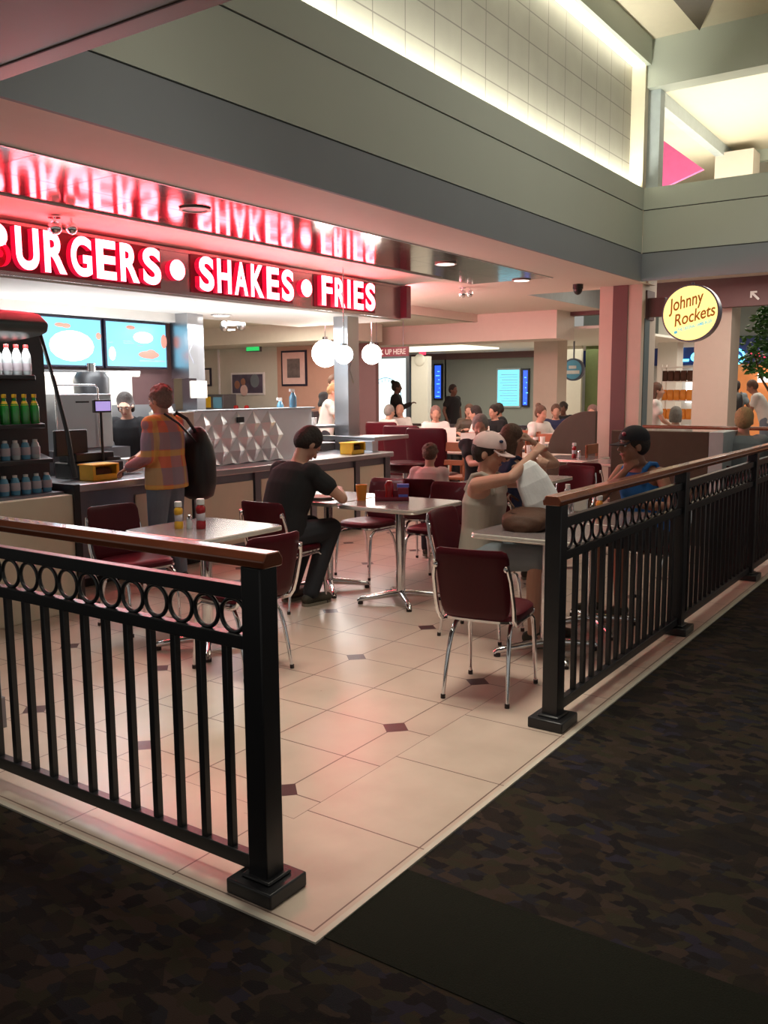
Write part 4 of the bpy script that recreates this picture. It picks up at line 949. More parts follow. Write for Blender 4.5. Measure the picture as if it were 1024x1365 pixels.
# flight screens on the far wall
def fscreen(label, x, y0, y1, z0, z1, m_, rows):
    t = thing('flight_screen', label, 'screen', (x, (y0 + y1) / 2, z0)); w_ = (y1 - y0) / 2; H = z1 - z0
    mb = MB(); mb.box(-.08, .0, -w_, w_, 0, H); obj('housing', mb, 'bezel' if m_ == 'screenblue' else 'paleblue', t, False)
    mb = MB(); mb.box(-.085, -.08, -w_ + .04, w_ - .04, .05, H - .05); obj('display', mb, m_, t, False)
    for k in range(rows):
        z = .1 + (H - .22) * k / rows
        mb = MB(); mb.box(-.09, -.085, -w_ + .08, w_ - .08 - (k * 37 % 5) * .03, z, z + .022); obj('text_row', mb, 'screentext' if m_ != 'screenblue' else 'screen', t, False)
fscreen('bright cyan flight screen beside the far column', 22.0, 10.05, 10.82, 1.08, 2.22, 'screen', 12)
fscreen('narrow dark blue flight screen left of the bright one', 22.0, 12.70, 13.0, 1.3, 2.4, 'screenblue', 7)
fscreen('sliver of blue screen right of the bright flight screen', 22.0, 9.78, 10.0, 1.1, 2.2, 'screenblue', 6)
mb = MB(); mb.box(21.9, 22, 13.2, 13.6, 1.9, 2.3); o = obj('notice_board', mb, 'rim', None, False); tag(o, 'small dark blue square notice on the far wall', 'sign')
mb = MB(); mb.cyl((17.9, 6.75, 2.05), (18.0, 6.75, 2.05), .26, n=32); t = tag(obj('round_blue_sign', mb, 'rim', None), 'round blue sign hanging beyond the far column', 'sign')
mb = MB(); mb.cyl((17.89, 6.75, 2.05), (17.9, 6.75, 2.05), .22, n=32); obj('face', mb, 'bluebottle', t)
mb = MB(); mb.box(17.88, 17.89, 6.58, 6.92, 1.95, 2.03); mb.box(17.88, 17.89, 6.66, 6.84, 2.07, 2.14); obj('emblem', mb, 'whiteplastic', t, False)
mb = MB(); mb.cyl((17.95, 6.75, 2.3), (17.95, 6.75, 2.7), .02); obj('rod', mb, 'steeldark', t)
# bright window with round gauge graphic
t = thing('lit_window_display', 'bright white display window with a round dial graphic', 'display window', (20, 13.45, 0))
mb = MB(); mb.box(0, .08, -.80, 1.4, 0, 2.62); obj('frame', mb, 'steeldark', t, False)
mb = MB(); mb.box(-.01, 0, -.68, 1.35, .5, 2.52); obj('light_panel', mb, mat('window_glow', (.9, 1, 1), .4, emit=(.72, .90, .95), es=1.05, var=0), t, False)
mb = MB(); mb.tube([(-.03, .02 + .55 * math.cos(R_(k)), 1.42 + .55 * math.sin(R_(k))) for k in range(0, 200, 8)], .014, 6); obj('dial_arc', mb, 'screentext', t)
for k in range(0, 200, 15):
    mb = MB(); mb.tube([(-.03, .02 + q * math.cos(R_(k)), 1.42 + q * math.sin(R_(k))) for q in (.43, .52)], .012, 6); obj('dial_tick', mb, 'screentext', t)
mb = MB(); mb.box(19.8, 20, 11.9, 12.45, 0, 2.55); mb.ell((19.8, 12.17, 2.45), (.05, .18, .18)); o = obj('white_pylon', mb, 'white', None, False); tag(o, 'white pylon with a small diamond mark beside the display window', 'pylon')
mb = MB(); mb.prism([(19.79, 12.17, 2.28), (19.79, 12.07, 2.38), (19.79, 12.17, 2.48), (19.79, 12.27, 2.38)], (-.01, 0, 0)); obj('diamond_mark', mb, 'groove', o, False)
mb = MB(); mb.box(19.9, 19.95, 12.05, 12.25, 2.60, 2.72); tag(obj('red_exit_light', mb, 'redneon', None, False), 'small red light above the white pylon', 'light')
# low far wall rail behind diners
sbox('trim_15', 'steeldark', 14.6, 14.66, 4.6, 11.5, .82, .88)
for i in range(5):
    mb = MB(); mb.box(-.03, .03, -.03, .03, 0, .82); tag(obj('barrier_post', mb, 'steeldark', None, False, loc=(14.63, 4.9 + i * 1.5, 0)), 'slim dark post of the low barrier behind the back tables', 'post', 'posts of the low barrier')
# shop front neon
t = thing('neon_sign', 'cyan neon lettering starting with L on the blue shop band', 'neon sign', (23.88, 5.9, 2.35))
text_obj('letter', 'L', (.38, .42), 'cyanneon', t, plane_mx((0, .28, 0), (0, -1, 0), (0, 0, 1)), .03, .01, .2); text_obj('letter', 'o', (.3, .26), 'cyanneon', t, plane_mx((0, -.15, 0), (0, -1, 0), (0, 0, 1)), .03, .01, .2)
t = thing('neon_arrow', 'cyan neon arrow emblem right of the shop column', 'neon sign', (23.88, 4.55, 2.4))
mb = MB(); mb.tube([(0, .22 * math.cos(R_(k)), .05 + .2 * math.sin(R_(k))) for k in range(0, 360, 20)], .03, 8, True); obj('ring', mb, 'cyanneon', t)
mb = MB(); mb.prism([(-.01, .12, .02), (-.01, 0, .02), (-.01, 0, -.06), (-.01, -.15, .05), (-.01, 0, .16), (-.01, 0, .08), (-.01, .12, .08)], (-.02, 0, 0)); obj('arrow', mb, 'cyanneon', t, False)
t = thing('red_neon_sign', 'red neon strokes on the far shop front behind the leaves', 'neon sign', (23.88, 3.85, 2.35))
for k in range(5):
    mb = MB(); y = .3 - k * .17
    if k % 2: mb.tube([(0, y + .05 * math.cos(R_(q)), .1 + .08 * math.sin(R_(q))) for q in range(0, 360, 30)], .018, 6, True)
    else: mb.tube([(0, y, 0), (0, y, .2)], .022, 6)
    obj('stroke', mb, 'redneon', t)
mb = MB(); mb.box(23.85, 24.0, 2.6, 3.95, 1.75, 1.98); tag(obj('light_box', mb, 'screenwhite', None, False), 'long white light box on the far shop front', 'light')
mb = MB(); mb.box(23.85, 24.0, 5.05, 5.85, 1.2, 2.0); tag(obj('shop_window', mb, 'screenwhite', None, False), 'glowing white shop window beyond the snack rack', 'window')
# snack rack
t = thing('snack_rack', 'wire rack of orange snack bags beyond the corner column', 'rack', (17.2, 4.15, 0))
for sy in (-.36, .30):
    for sx in (0, .3):
        mb = MB(); mb.cyl((sx, sy, 0), (sx, sy, 2.1), .015); obj('upright', mb, 'white', t)
for z in (.55, .95, 1.35, 1.75, 2.05):
    mb = MB(); mb.box(-.02, .32, -.38, .32, z - .02, z); obj('shelf', mb, 'white', t, False)
for j, z in enumerate((.95, 1.35, 1.75)):
    for i in range(5):
        mb = MB(); mb.loft([((0, 0, z), a, b, (0, 1, 0), (1, 0, 0)) for z, a, b in ((0, .062, .012), (.03, .066, .035), (.11, .066, .045), (.19, .064, .03), (.22, .062, .006))], 16, 4); mc = ['tileamber', 'tileamber', 'pier'][(j + (1 if j == 2 else 0)) % 3] if j < 2 else 'brownbag'
        tag(obj('snack_bag', mb, mc, None, loc=(17.3, 3.88 + i * .135, z)), ['orange snack bag on the lower shelf of the wire rack', 'orange snack bag on the middle shelf of the wire rack', 'dark snack bag on the top shelf of the wire rack'][j], 'snack bag', ['orange bags on the lower rack shelf', 'orange bags on the middle rack shelf', 'dark bags on the top rack shelf'][j])
# tree
t = thing('potted_tree', 'leafy indoor tree at the right edge behind the railing', 'tree', (16.0, 1.82, 0))
mb = MB(); mb.lathe([(.001, 0), (.28, 0), (.36, .55), (.33, .55), (.27, .5), (.001, .5)], n=24); obj('planter', mb, 'beige', t)
mb = MB(); mb.tube([(0, 0, .5), (.03, .1, 1.1), (0, .05, 1.6), (.05, .15, 2.2), (0, .05, 2.9)], [.05, .04, .035, .03, .015]); mb.tube([(.03, .1, 1.3), (0, .4, 1.8), (0, .55, 2.3)], [.025, .02, .01]); mb.tube([(.03, .1, 1.5), (0, -.3, 2.0), (0, -.5, 2.6)], [.025, .02, .01]); obj('trunk', mb, 'bark', t)
rnd = random.Random(11); mb = MB()
for c, r in (((0, .1, 2.55), .62), ((0, -.5, 2.5), .55), ((0, .35, 2.15), .38), ((0, -.4, 2.0), .45), ((0, .2, 2.8), .4)):
    for k in range(260):
        d = Vector((rnd.gauss(0, 1), rnd.gauss(0, 1), rnd.gauss(0, 1))).normalized() * r * rnd.uniform(.4, 1) ** .6; p = Vector(c) + d
        ax = Vector((rnd.uniform(-1, 1), rnd.uniform(-1, 1), rnd.uniform(-.6, .3))).normalized(); sd = ax.cross(Vector((rnd.uniform(-1, 1), rnd.uniform(-1, 1), 1))).normalized(); L = rnd.uniform(.11, .19)
        up = ax.cross(sd) * .012
        mb.add([p, p + ax * L * .5 + sd * L * .28 + up, p + ax * L, p + ax * L * .5 - sd * L * .28 + up, p + ax * L * .5 - up], [(0, 1, 4), (1, 2, 4), (2, 3, 4), (3, 0, 4)])
o = obj('foliage', mb, 'leaf', t, False); o['kind'] = 'stuff'

# ============================================================ PEOPLE
def remesh(mb, vox, name, smooth_it=3):
    me = mb.mesh('tmp'); fixn(me); o = bpy.data.objects.new('tmp', me); COL.objects.link(o)
    r = o.modifiers.new('r', 'REMESH'); r.mode = 'VOXEL'; r.voxel_size = vox; r.use_smooth_shade = True
    if smooth_it: s = o.modifiers.new('s', 'SMOOTH'); s.factor = .5; s.iterations = smooth_it
    bpy.context.view_layer.update()
    out = bpy.data.meshes.new_from_object(o.evaluated_get(bpy.context.evaluated_depsgraph_get())); out.name = name
    bpy.data.objects.remove(o); bpy.data.meshes.remove(me); out.materials.clear(); return out
def ik(a, b, l1, l2, pole):
    a = Vector(a); b = Vector(b); d = b - a; L = min(d.length, (l1 + l2) * .995); d.normalize(); b = a + d * L
    x = (l1 * l1 - l2 * l2 + L * L) / (2 * L); h = math.sqrt(max(l1 * l1 - x * x, 0)); p = Vector(pole); p = (p - d * p.dot(d)).normalized()
    return a + d * x + p * h, b
def hand(mb, w_, d, n, side, curl=.35, s=1.0, fr=.0088):
    """w_ wrist, d pointing along the palm, n palm normal (palm side), side vector towards the thumb"""
    d = Vector(d).normalized(); n = Vector(n); n = (n - d * n.dot(d)).normalized(); sd = d.cross(n) * side
    for k, u in enumerate((-.024, -.008, .008, .024)): mb.cap(w_ + d * .015 * s + sd * u * .6 * s, .013 * s, w_ + d * .088 * s + sd * u * s, .0125 * s, 8)
    for u, L in ((-.030, .058), (-.0105, .074), (.0105, .080), (.030, .070)):
        p = w_ + d * .090 * s + sd * u * s; c = 0; q = p
        for seg, f in enumerate((.45, .32, .26)):
            c += curl * (1.0 + .5 * seg); e = q + (d * math.cos(c) + n * math.sin(c)) * L * f * s; mb.cap(q, fr * (1 - .08 * seg), e, fr * (.94 - .08 * seg), 8); q = e
    b = w_ + d * .03 * s + sd * .024 * s; e = b + (d * .6 + sd * .7 + n * .35).normalized() * .045 * s; mb.cap(b, .013 * s, e, .011 * s, 8); g = e + (d * .85 + sd * .1 + n * .4).normalized() * .032 * s; mb.cap(e, .0105 * s, g, .009 * s, 8)

def person(label, loc, deg, pose='sit', s=1.0, skin='skin', top=('tee', 'short'), legs=('darkjean', 'long'), shoes='shoe', hair=('short', 'hairdark'),
           lean=0, hy=0, hp=0, aR=None, aL=None, pR=(-.3, -.6, -.6), pL=(-.3, .6, -.6), curl=(.35, .35), nR=(0, .3, -1), nL=(0, -.3, -1), vox=.013, sh=.17, seat=.46, cap=None, group=None, knee=.44, twist=0, feet=None, footx=None, neckf=0, legpose=None, bulk=1.0):
    t = thing('person', label, 'person', loc, R_(deg), group, s)
    X = Vector((1, 0, 0)); Y = Vector((0, 1, 0)); Z = Vector((0, 0, 1))
    sit = pose == 'sit'
    P = Vector((0, 0, seat / s + .095)) if sit else Vector((0, 0, .94))
    a1 = R_(lean * .7); a2 = R_(lean); d1 = Vector((math.sin(a1), 0, math.cos(a1))); d2 = Vector((math.sin(a2), 0, math.cos(a2)))
    f1 = Vector((math.cos(a1), 0, -math.sin(a1))); f2 = Vector((math.cos(a2), 0, -math.sin(a2)))
    Wst = P + d1 * .17; Ch = Wst + d2 * .16; Sh = Ch + d2 * .14; Nk = Sh + d2 * .045
    tw = R_(twist); ys = Vector((-math.sin(tw), math.cos(tw), 0))
    H0 = Nk + (d2 * .6 + Z * .4).normalized() * .14 + X * (.02 + neckf)
    cy, sy_ = math.cos(R_(hy)), math.sin(R_(hy)); cp, sp = math.cos(R_(hp)), math.sin(R_(hp))
    hf = Vector((cy * cp, sy_ * cp, -sp)); hl = Vector((-sy_, cy, 0)); hu = hf.cross(hl)
    HM = Matrix((hf, hl, hu)).transposed()
    def h(x, y, z): return H0 + hf * x + hl * y + hu * z
    body = MB()
    b_ = bulk
    tor = [(P - d1 * .07, .10, .07, Y, f1), (P, .155 * b_, .11 * b_, Y, f1), (Wst, .135 * b_, .10 * b_, Y, f2), (Ch, .158 * b_, .112 * b_, ys, f2), (Sh - d2 * .03, .165 * b_, .10, ys, f2), (Sh + d2 * .02, .11, .075, ys, f2), (Nk + d2 * .01, .055, .05, ys, f2)]
    body.loft(tor, 24, 2.4)
    body.cap(Nk - d2 * .05, .06, H0 - hu * .05 - hf * .012, .052)
    # head
    body.ell(h(-.012, 0, .030), (.098, .076, .092), HM); body.ell(h(.022, 0, -.040), (.068, .060, .078), HM); body.ell(h(.058, 0, -.092), (.026, .030, .022), HM)
    body.cap(h(.086, 0, .012), .010, h(.108, 0, -.026), .0145, 8); body.cap(h(.075, -.034, .026), .014, h(.075, .034, .026), .014, 8)
    body.ell(h(.055, -.038, -.03), (.03, .022, .024), HM); body.ell(h(.055, .038, -.03), (.03, .022, .024), HM)
    body.cap(h(.080, -.017, -.062), .010, h(.080, .017, -.062), .010, 8)
    for q in (-1, 1): body.ell(h(-.006, q * .077, -.012), (.020, .011, .032), HM)
    # arms
    arms = []
    for q, tgt, pole, nn, cu in ((-1, aR, pR, nR, curl[0]), (1, aL, pL, nL, curl[1])):
        S = Sh + ys * q * sh - d2 * .012
        if tgt is None: tgt = (S.x + .05, S.y + q * .06, S.z - .5) if not sit else (.32, q * .10, P.z + .08)
        E, Wr = ik(S, tgt, .285, .255, pole); arms.append((S, E, Wr, q, nn, cu))
        body.cap(S, .048 * b_, S * .5 + E * .5, .043 * b_); body.cap(S * .5 + E * .5, .044 * b_, E, .036); body.cap(E, .037, E * .6 + Wr * .4, .036); body.cap(E * .6 + Wr * .4, .036, Wr, .026)
        hand(body, Wr, (Wr - E), nn, -q if 0 else q * -1, cu, 1.0, max(.0088, vox * .75))
    # legs
    lg = []
    for q in (-1, 1):
        Hp = P + Y * q * .088 - Z * .02 + X * .01
        if sit:
            kx = knee; K = Vector((kx, q * .11, P.z - .0)); fx = footx if footx is not None else kx - .02; A = Vector((fx, q * .11, .085 / s))
        else: K = Vector((.02, q * .095, .50)); A = Vector((-.01, q * .10, .085))
        if legpose: K = Vector(legpose[0 if q < 0 else 1][0]); A = Vector(legpose[0 if q < 0 else 1][1])
        T = A + Vector((.15, q * .02, -.045)); lg.append((Hp, K, A, T))
        body.cap(Hp, .085 * b_, K, .058); body.cap(K, .056, K * .65 + A * .35 - X * .012, .056); body.cap(K * .65 + A * .35 - X * .012, .055, A, .036); body.cap(A, .036, A - X * .03 - Z * .04, .036); body.cap(A - Z * .03, .036, T, .028)
    obj('body', remesh(body, vox, 'body'), skin, t)
    # top
    tm, sl = top; g = MB(); e = .013 + vox * .35
    if sl == 'tank':
        g.loft([(P - d1 * .02, .165 * b_ + e, .12 * b_ + e, Y, f1), (Wst, .142 * b_ + e, .108 * b_ + e, Y, f2), (Ch, .160 * b_ + e, .115 * b_ + e, ys, f2), (Sh - d2 * .06, .130 + e, .105 + e, ys, f2), (Sh + d2 * .008, .115 + e, .08 + e, ys, f2)], 24, 2.4)
        for q in (-1, 1): g.tube([Sh + ys * q * .095 + f2 * .10 - d2 * .07, Sh + ys * q * .092 + f2 * .07 + d2 * .03, Sh + ys * q * .090 + d2 * .055, Sh + ys * q * .092 - f2 * .06 + d2 * .035, Sh + ys * q * .095 - f2 * .10 - d2 * .07], .019, 8)
    else:
        g.loft([(P - d1 * (.10 if not sit else .03), .168 * b_ + e, .125 * b_ + e, Y, f1), (P + d1 * .03, .165 * b_ + e, .122 * b_ + e, Y, f1), (Wst, .148 * b_ + e, .112 * b_ + e, Y, f2), (Ch, .165 * b_ + e, .118 * b_ + e, ys, f2), (Sh - d2 * .03, .170 * b_ + e, .105 + e, ys, f2), (Sh + d2 * .02, .12 + e, .078 + e, ys, f2), (Nk + d2 * (.0 if sl != 'collar' else .03), .062 + e, .056 + e, ys, f2)], 24, 2.4)
        for S, E, Wr, q, nn, cu in arms:
            g.ell(S - d2 * .004, (.055 * b_ + e,) * 3); g.cap(S - ys * q * .03, .056 * b_ + e, S * .5 + E * .5, .050 * b_ + e)
            if sl in ('long', 'collar', 'elbow'): g.cap(S * .5 + E * .5, .050 * b_ + e, E, .043 + e)
            if sl in ('long', 'collar'): g.cap(E, .043 + e, E * .12 + Wr * .88, .032 + e)
    o = obj('shirt' if sl != 'tank' else 'tank_top', remesh(g, vox * 1.1, 'top', 2), tm, t)
    # legs clothing
    g = MB(); lm, ln = legs; g.loft([(P - d1 * .08, .13, .10, Y, f1), (P, .158 * b_ + e, .115 * b_ + e, Y, f1), (P + d1 * .07, .150 * b_ + e * .6, .108 * b_ + e * .6, Y, f1)], 20, 2.4)
    for Hp, K, A, T in lg:
        g.cap(Hp, .088 * b_ + e, K, .062 + e)
        if ln == 'long': g.cap(K, .060 + e, K * .65 + A * .35 - X * .01, .058 + e); g.cap(K * .65 + A * .35 - X * .01, .058 + e, A * .97 + K * .03, .047 + e)
    obj('trousers' if ln == 'long' else 'shorts', remesh(g, vox * 1.15, 'legs', 2), lm, t)
    if shoes:
        for Hp, K, A, T in lg:
            g = MB(); z0 = 0; g.cap(A - X * .035 - Z * .035, .043, A + X * .06 - Z * .035, .043); g.cap(A + X * .06 - Z * .038, .042, T + Z * .004, .036)
            so = obj('shoe', remesh(g, min(vox, .012), 'shoe', 1), shoes, t)
            g = MB(); g.loft([((A.x + .06, A.y + .0, z), .05, .135, Y, X) for z in (A.z - .083, A.z - .063)], 20, 2.6); obj('sole', g, 'sole', so)
    # hair
    g = MB(); st, hm = hair; r = .012
    if st == 'bald': g.ell(h(-.030, 0, .0), (.072, .080, .055), HM)
    else:
        g.ell(h(-.022, 0, .042), (.096 + r * .3, .078 + r, .088 + r), HM); g.ell(h(-.045, 0, .01), (.070 + r, .076 + r, .080 + r), HM)
        if st == 'curly':
            rr = random.Random(5)
            for k in range(46):
                v = Vector((rr.gauss(-.3, 1), rr.gauss(0, 1), rr.gauss(.5, 1))).normalized(); g.ell(h(-.025 + v.x * .088, v.y * .078, .04 + v.z * .085), (.026, .024, .024), HM)
        if st == 'long':
            g.cap(h(-.055, 0, .02), .078, h(-.085, 0, -.16), .062); g.cap(h(-.03, -.062, -.02), .030, h(-.05, -.065, -.17), .024); g.cap(h(-.03, .062, -.02), .030, h(-.05, .065, -.17), .024)
        if st == 'bob': g.cap(h(-.04, -.055, -.0), .040, h(-.03, -.06, -.075), .03); g.cap(h(-.04, .055, -.0), .040, h(-.03, .06, -.075), .03); g.ell(h(-.06, 0, -.04), (.055, .07, .07), HM)
        if st == 'bun': g.ell(h(-.09, 0, .12), (.05, .05, .05), HM)
    obj('hair', remesh(g, max(vox * .8, .008), 'hair', 2), hm, t)
    # face details
    if vox < .012:
        for q in (-1, 1):
            g = MB(); g.ell(h(.079, q * .031, .004), (.010, .013, .009), HM, 12, 8); obj('eye', g, 'whiteplastic', t)
            g = MB(); g.ell(h(.0865, q * .031, .003), (.004, .006, .006), HM, 10, 6); obj('iris', g, 'eye', t)
            g = MB(); g.cap(h(.090, q * .018, .030), .004, h(.084, q * .048, .030), .003, 6); obj('eyebrow', g, hm, t)
        g = MB(); g.cap(h(.0885, -.020, -.060), .0045, h(.0905, 0, -.058), .0055, 6); g.cap(h(.0905, 0, -.058), .0055, h(.0885, .020, -.060), .0045, 6); obj('lips', g, 'lips', t)
    if cap:
        g = MB(); tilt = 0
        g.ell(h(-.012, 0, .048), (.114, .094, .094), HM, 24, 14)
        cm_ = remesh(g, .006, 'cap', 1)
        import bmesh
        bm = bmesh.new(); bm.from_mesh(cm_); co = h(0, 0, .038); no = (hu - hf * .08).normalized()
        bmesh.ops.bisect_plane(bm, geom=bm.verts[:] + bm.edges[:] + bm.faces[:], plane_co=co, plane_no=no, clear_inner=True)
        ed = [e_ for e_ in bm.edges if e_.is_boundary]; bmesh.ops.holes_fill(bm, edges=ed); bm.to_mesh(cm_); bm.free()
        c = obj('cap', cm_, cap, t)
        g = MB(); rings = []
        pts = []
        for k in range(13):
            a = R_(-78 + k * 13); pts.append((.070 + .105 * math.cos(a), .080 * math.sin(a)))
        top_ = [h(x, y, .044 - .30 * (y * y) / .08 * .9 - (x - .07) * .28) for x, y in pts] + [h(.05, .076, .036), h(.05, -.076, .036)]
        g.prism(top_, -hu * .006); obj('brim', g, cap, c, True)
        if cap == 'pinkcap':
            g = MB(); g.ell(h(.078, -.045, .095), (.012, .022, .010), HM); obj('oval_logo', g, 'navy', c)
        else:
            g = MB(); g.ell(h(.085, .030, .085), (.012, .022, .016), HM); obj('front_patch', g, 'signred', c)
    return t

# --- the four main figures
pl = person('standing customer in an orange and grey plaid shirt seen from behind at the counter', (3.16, 4.12, 0), 100, 'stand', .955, 'skin', ('plaid', 'collar'), ('jean', 'long'), hair=('curly', 'hairred'), lean=2, hp=8,
            aR=(.28, -.06, 1.10), aL=(.25, .20, 1.02), pR=(-1, -.25, -.5), pL=(-1, .25, -.5), vox=.009, bulk=1.12, legpose=(((.02, -.11, .50), (-.02, -.12, .085)), ((.04, .10, .50), (.03, .12, .085))))
m_ = pl
# shoulder bag (held by the strap on the shoulder)
t = thing('shoulder_bag', 'large black shoulder bag hanging at the side of the plaid-shirted customer', 'bag', (3.16, 4.12, 0), R_(100))
g = MB(); g.loft([((-.10, -.29, z), a, b, (1, 0, 0), (0, 1, 0)) for z, a, b in ((.68, .08, .05), (.71, .14, .085), (.82, .165, .115), (1.02, .165, .12), (1.16, .14, .10), (1.25, .10, .06), (1.30, .05, .03))], 28, 2.6)
obj('bag_body', remesh(g, .012, 'bag', 3), 'blackplastic', t)
g = MB(); g.tube([(-.08, -.29, 1.18), (-.13, -.23, 1.27), (-.12, -.14, 1.37), (-.05, -.10, 1.42), (.06, -.13, 1.36), (.10, -.22, 1.22), (-.0, -.30, 1.15)], .015, 8); g.tube([(-.14, -.25, 1.15), (-.19, -.08, 1.24), (-.165, .03, 1.34), (-.08, .10, 1.42)], .010, 8); obj('strap', g, 'blackplastic', t)

person('seated man in a black T-shirt with short hair, head bowed over the table', (3.02, 2.76, 0), -8, 'sit', 1.03, 'skin', ('tee', 'short'), ('darkjean', 'long'), hair=('short', 'hairdark'), lean=23, hp=46, hy=-12, neckf=.05,
       aR=(.46, -.14, .82), aL=(.50, .12, .82), pR=(.1, -1, -.7), pL=(.1, .8, -.7), vox=.008, bulk=1.1, footx=.18, knee=.40)
person('seated woman in a pale pink cap and beige top holding up a white bag', (3.19, 1.18, 0), -86, 'sit', .98, 'skin', ('tan_top', 'tank'), ('greycloth', 'short'), hair=('short', 'hairdark'), lean=5, hp=12, hy=3, cap='pinkcap',
       aR=(.37, -.02, 1.22), aL=(.40, .06, 1.14), pR=(.35, -.9, -.35), pL=(.1, .9, -.5), curl=(.7, .6), nR=(0, .9, -.3), nL=(0, -.9, -.3), vox=.007, sh=.155, neckf=-.012, bulk=1.02)
person('seated man in a black cap and bright blue tank top, chin on his hand', (4.51, .52, 0), 160, 'sit', 1.0, 'skintan', ('bluetop', 'tank'), ('darkjean', 'short'), hair=('short', 'hairdark'), lean=14, hp=2, hy=-22, cap='darkcap',
       aR=(.25, -.02, 1.01), aL=(.34, .16, .80), pR=(.5, -.6, -1), pL=(0, .7, -.7), curl=(.9, .5), nR=(-.9, 0, .2), vox=.008, neckf=.04)
# --- kitchen staff
person('worker with dark hair bent over behind the counter near the plaid-shirted customer', (4.15, 5.72, 0), -150, 'stand', .93, 'skin', ('tee', 'short'), hair=('bob', 'hairdark'), lean=16, hp=30, hy=10, aR=(.35, -.1, 1.0), aL=(.35, .12, 1.0), vox=.011)
person('kitchen worker in a dark shirt at the pick-up window', (10.35, 7.95, 0), 225, 'stand', 1.08, 'skin', ('tee', 'short'), hair=('short', 'hairbrown'), lean=8, hp=15, aR=(.35, -.05, 1.1), aL=(.35, .1, 1.1), vox=.013)
person('kitchen worker in a white shirt reaching across at the pick-up window', (9.70, 7.62, 0), -60, 'stand', 1.0, 'skin', ('whitecloth', 'short'), hair=('short', 'hairblond'), lean=14, hp=30, aR=(.4, -.05, 1.0), aL=(.4, .1, 1.0), vox=.013)
# --- near diners behind the pink cap
person('child with a mop of brown hair sitting at the counter-side table', (5.02, 2.72, 0), 20, 'sit', .78, 'skin', ('pinkcap', 'short'), hair=('curly', 'hairbrown'), lean=10, hp=25, aR=(.2, .0, .95), aL=(.25, .1, .9), vox=.011, seat=.42)
person('grey-haired diner in a dark shirt stretching an arm behind the pink cap', (6.72, 3.1, 0), 205, 'sit', 1.0, 'skin', ('tee', 'short'), hair=('short', 'hairgrey'), lean=12, hp=15, aR=(.45, .1, .85), aL=(.50, .10, .80), vox=.012)
person('diner with long brown hair and raised hand behind the pink cap', (4.50, 1.70, 0), -20, 'sit', .98, 'skin', ('navy', 'tank'), hair=('long', 'hairbrown'), lean=10, hp=5, hy=-10, aR=(.22, -.12, 1.20), aL=(.4, .1, .80), pR=(.4, -.7, -1), curl=(.9, .4), vox=.010)
person('man in grey seen from behind beside the pale booth end', (7.80, .63, 0), 8, 'sit', 1.06, 'skin', ('greycloth', 'short'), hair=('short', 'hairblond'), lean=4, hp=5, vox=.012, bulk=1.1)
# --- back diners
bd = [('older man in a white shirt seated left of two under the display window', 11.6, 7.73, -20, 'whitecloth', 'short', ('short', 'hairgrey'), 'skin'),
      ('heavier man in a white printed shirt seated right of two under the display window', 13.0, 8.28, 190, 'whitecloth', 'short', ('bald', 'hairgrey'), 'skin'),
      ('smiling woman with reddish hair behind the menu cards', 11.1, 6.35, 215, 'whitecloth', 'short', ('bob', 'hairred'), 'skin'),
      ('diner with long brown hair left of the black-haired one', 12.9, 6.68, 200, 'olive', 'long', ('long', 'hairbrown'), 'skin'),
      ('black-haired diner in a white top seen from the side', 11.4, 5.62, 110, 'whitecloth', 'short', ('bob', 'hairdark'), 'skin'),
      ('man in black leaning forward in the middle of the back tables', 12.45, 5.85, 160, 'tee', 'short', ('short', 'hairdark'), 'skin'),
      ('dark-haired diner in black next to the cream menu', 14.1, 6.59, 130, 'tee', 'long', ('short', 'hairdark'), 'skintan'),
      ('woman in a pale top with tied brown hair at the table left of the partition', 11.6, 4.72, 250, 'whitecloth', 'short', ('bun', 'hairbrown'), 'skin'),
      ('diner in navy behind the woman in the pale top', 13.1, 5.05, 210, 'navy', 'long', ('short', 'hairbrown'), 'skin'),
      ('dark-haired person in a dark jacket far beyond the curved partition', 15.6, 5.95, 190, 'tee', 'long', ('curly', 'hairdark'), 'skindark'),
      ('red-haired diner in navy whose head shows above the curved partition', 12.5, 4.08, 185, 'navy', 'short', ('short', 'hairred'), 'skin'),
      ('grey-haired woman in white seated behind the far rail', 11.1, 2.32, 10, 'whitecloth', 'short', ('bob', 'hairgrey'), 'skin')]
for l, x, y, d, c, sl, hr, sk in bd:
    person(l, (x, y, 0), d, 'sit', 1.0, sk, (c, sl), hair=hr, lean=10, hp=8, aR=(.35, -.1, .85), aL=(.35, .1, .85), vox=.016)
person('man in a dark suit with a topknot walking past the bright display window', (14.9, 9.69, 0), -60, 'stand', 1.04, 'skindark', ('tee', 'long'), hair=('bun', 'hairdark'), aR=(.32, -.1, 1.25), vox=.016)
person('man in black standing in the far alcove', (15.65, 8.66, 0), -100, 'stand', 1.0, 'skindark', ('tee', 'short'), hair=('short', 'hairdark'), vox=.016)
person('woman with long brown hair in a white blouse standing beyond the corner column', (12.0, 2.95, 0), -70, 'stand', .98, 'skin', ('whitecloth', 'short'), legs=('jean', 'long'), hair=('long', 'hairbrown'), lean=6, aR=(.35, -.1, 1.0), vox=.014)
b = person('traveller with a black backpack walking away at the far shops', (19.3, 3.42, 0), 10, 'stand', 1.02, 'skindark', ('greycloth', 'short'), hair=('short', 'hairdark'), vox=.016)
t = thing('backpack', 'black backpack on the traveller near the far shops', 'backpack', (19.3, 3.42, 0), R_(10))
g = MB(); g.loft([((-.24, .0, z), a, b_, (0, 1, 0), (1, 0, 0)) for z, a, b_ in ((.98, .12, .07), (1.02, .17, .11), (1.3, .17, .12), (1.45, .14, .09), (1.5, .08, .04))], 24, 3); obj('pack', g, 'blackplastic', t)
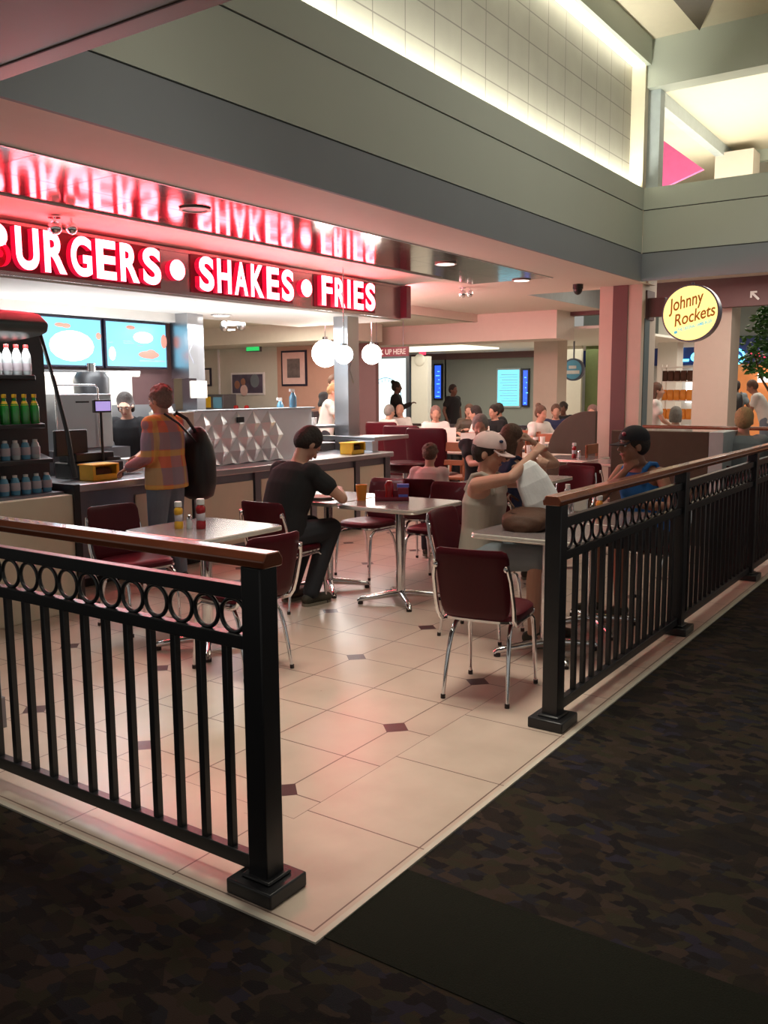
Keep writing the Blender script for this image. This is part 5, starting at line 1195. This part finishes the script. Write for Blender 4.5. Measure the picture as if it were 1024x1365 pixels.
g = MB(); g.tube([(-.16, .10, 1.42), (-.05, .11, 1.50), (.13, .11, 1.40), (.10, .13, 1.15)], .018); g.tube([(-.16, -.10, 1.42), (-.05, -.11, 1.50), (.13, -.11, 1.40), (.10, -.13, 1.15)], .018); obj('strap', g, 'blackplastic', t)
person('man in a white shirt and denim shorts bending over at the right edge', (17.3, 2.35, 0), 100, 'stand', 1.05, 'skintan', ('whitecloth', 'short'), legs=('jean', 'short'), hair=('short', 'hairbrown'), lean=28, hp=25, aR=(.4, -.1, .8), aL=(.4, .1, .8), vox=.016)
# --- held bags
t = thing('white_paper_bag', 'crumpled white paper bag held up by the woman in the pink cap', 'bag', (3.10, .83, .7605), 0)
Rm = Matrix.Rotation(R_(-32), 4, 'X') if 0 else None
g = MB(); g.loft([((.02, .0, .30), .055, .02, (1, 0, 0), (0, 1, 0)), ((.0, .0, .40), .06, .03, (1, 0, 0), (0, 1, 0))], 16, 3) if 0 else None
sd = Vector((.82, .57, 0)); 
A = Vector((-.02, .0, .385)); B = Vector((.06, -.15, .03)); d = (B - A).normalized(); nrm = Vector((-.75, -.45, -.1)).normalized(); wv = d.cross(nrm).normalized()
g.loft([(A, .045, .020, wv, nrm), (A + d * .03, .07, .035, wv, nrm), (A + d * .12, .10, .05, wv, nrm), (A + d * .24, .11, .055, wv, nrm), (A + d * .34, .10, .045, wv, nrm), (A + d * .37, .085, .02, wv, nrm)], 28, 4)
obj('bag_body', g, 'bag', t, False, 0)
o = thing('brown_bag', 'soft brown bag lying on the foreground table in front of the pink-capped woman', 'bag', (3.0, .76, .7605), .2)
g = MB(); g.loft([((x, 0, .07 * h_), .15 * w2, .085 * h_, (0, 1, 0), (0, 0, 1)) for x, w2, h_ in ((-.18, .3, .3), (-.15, .8, .6), (-.05, 1, .75), (.08, .95, .8), (.17, .7, .65), (.22, .3, .35))], 24, 2.6)
g.tube([(-.12, .05, .13), (-.10, .1, .19), (.02, .12, .20), (.10, .08, .15)], .01)
obj('bag_body', remesh(g, .01, 'bb', 2), 'brownbag', o)
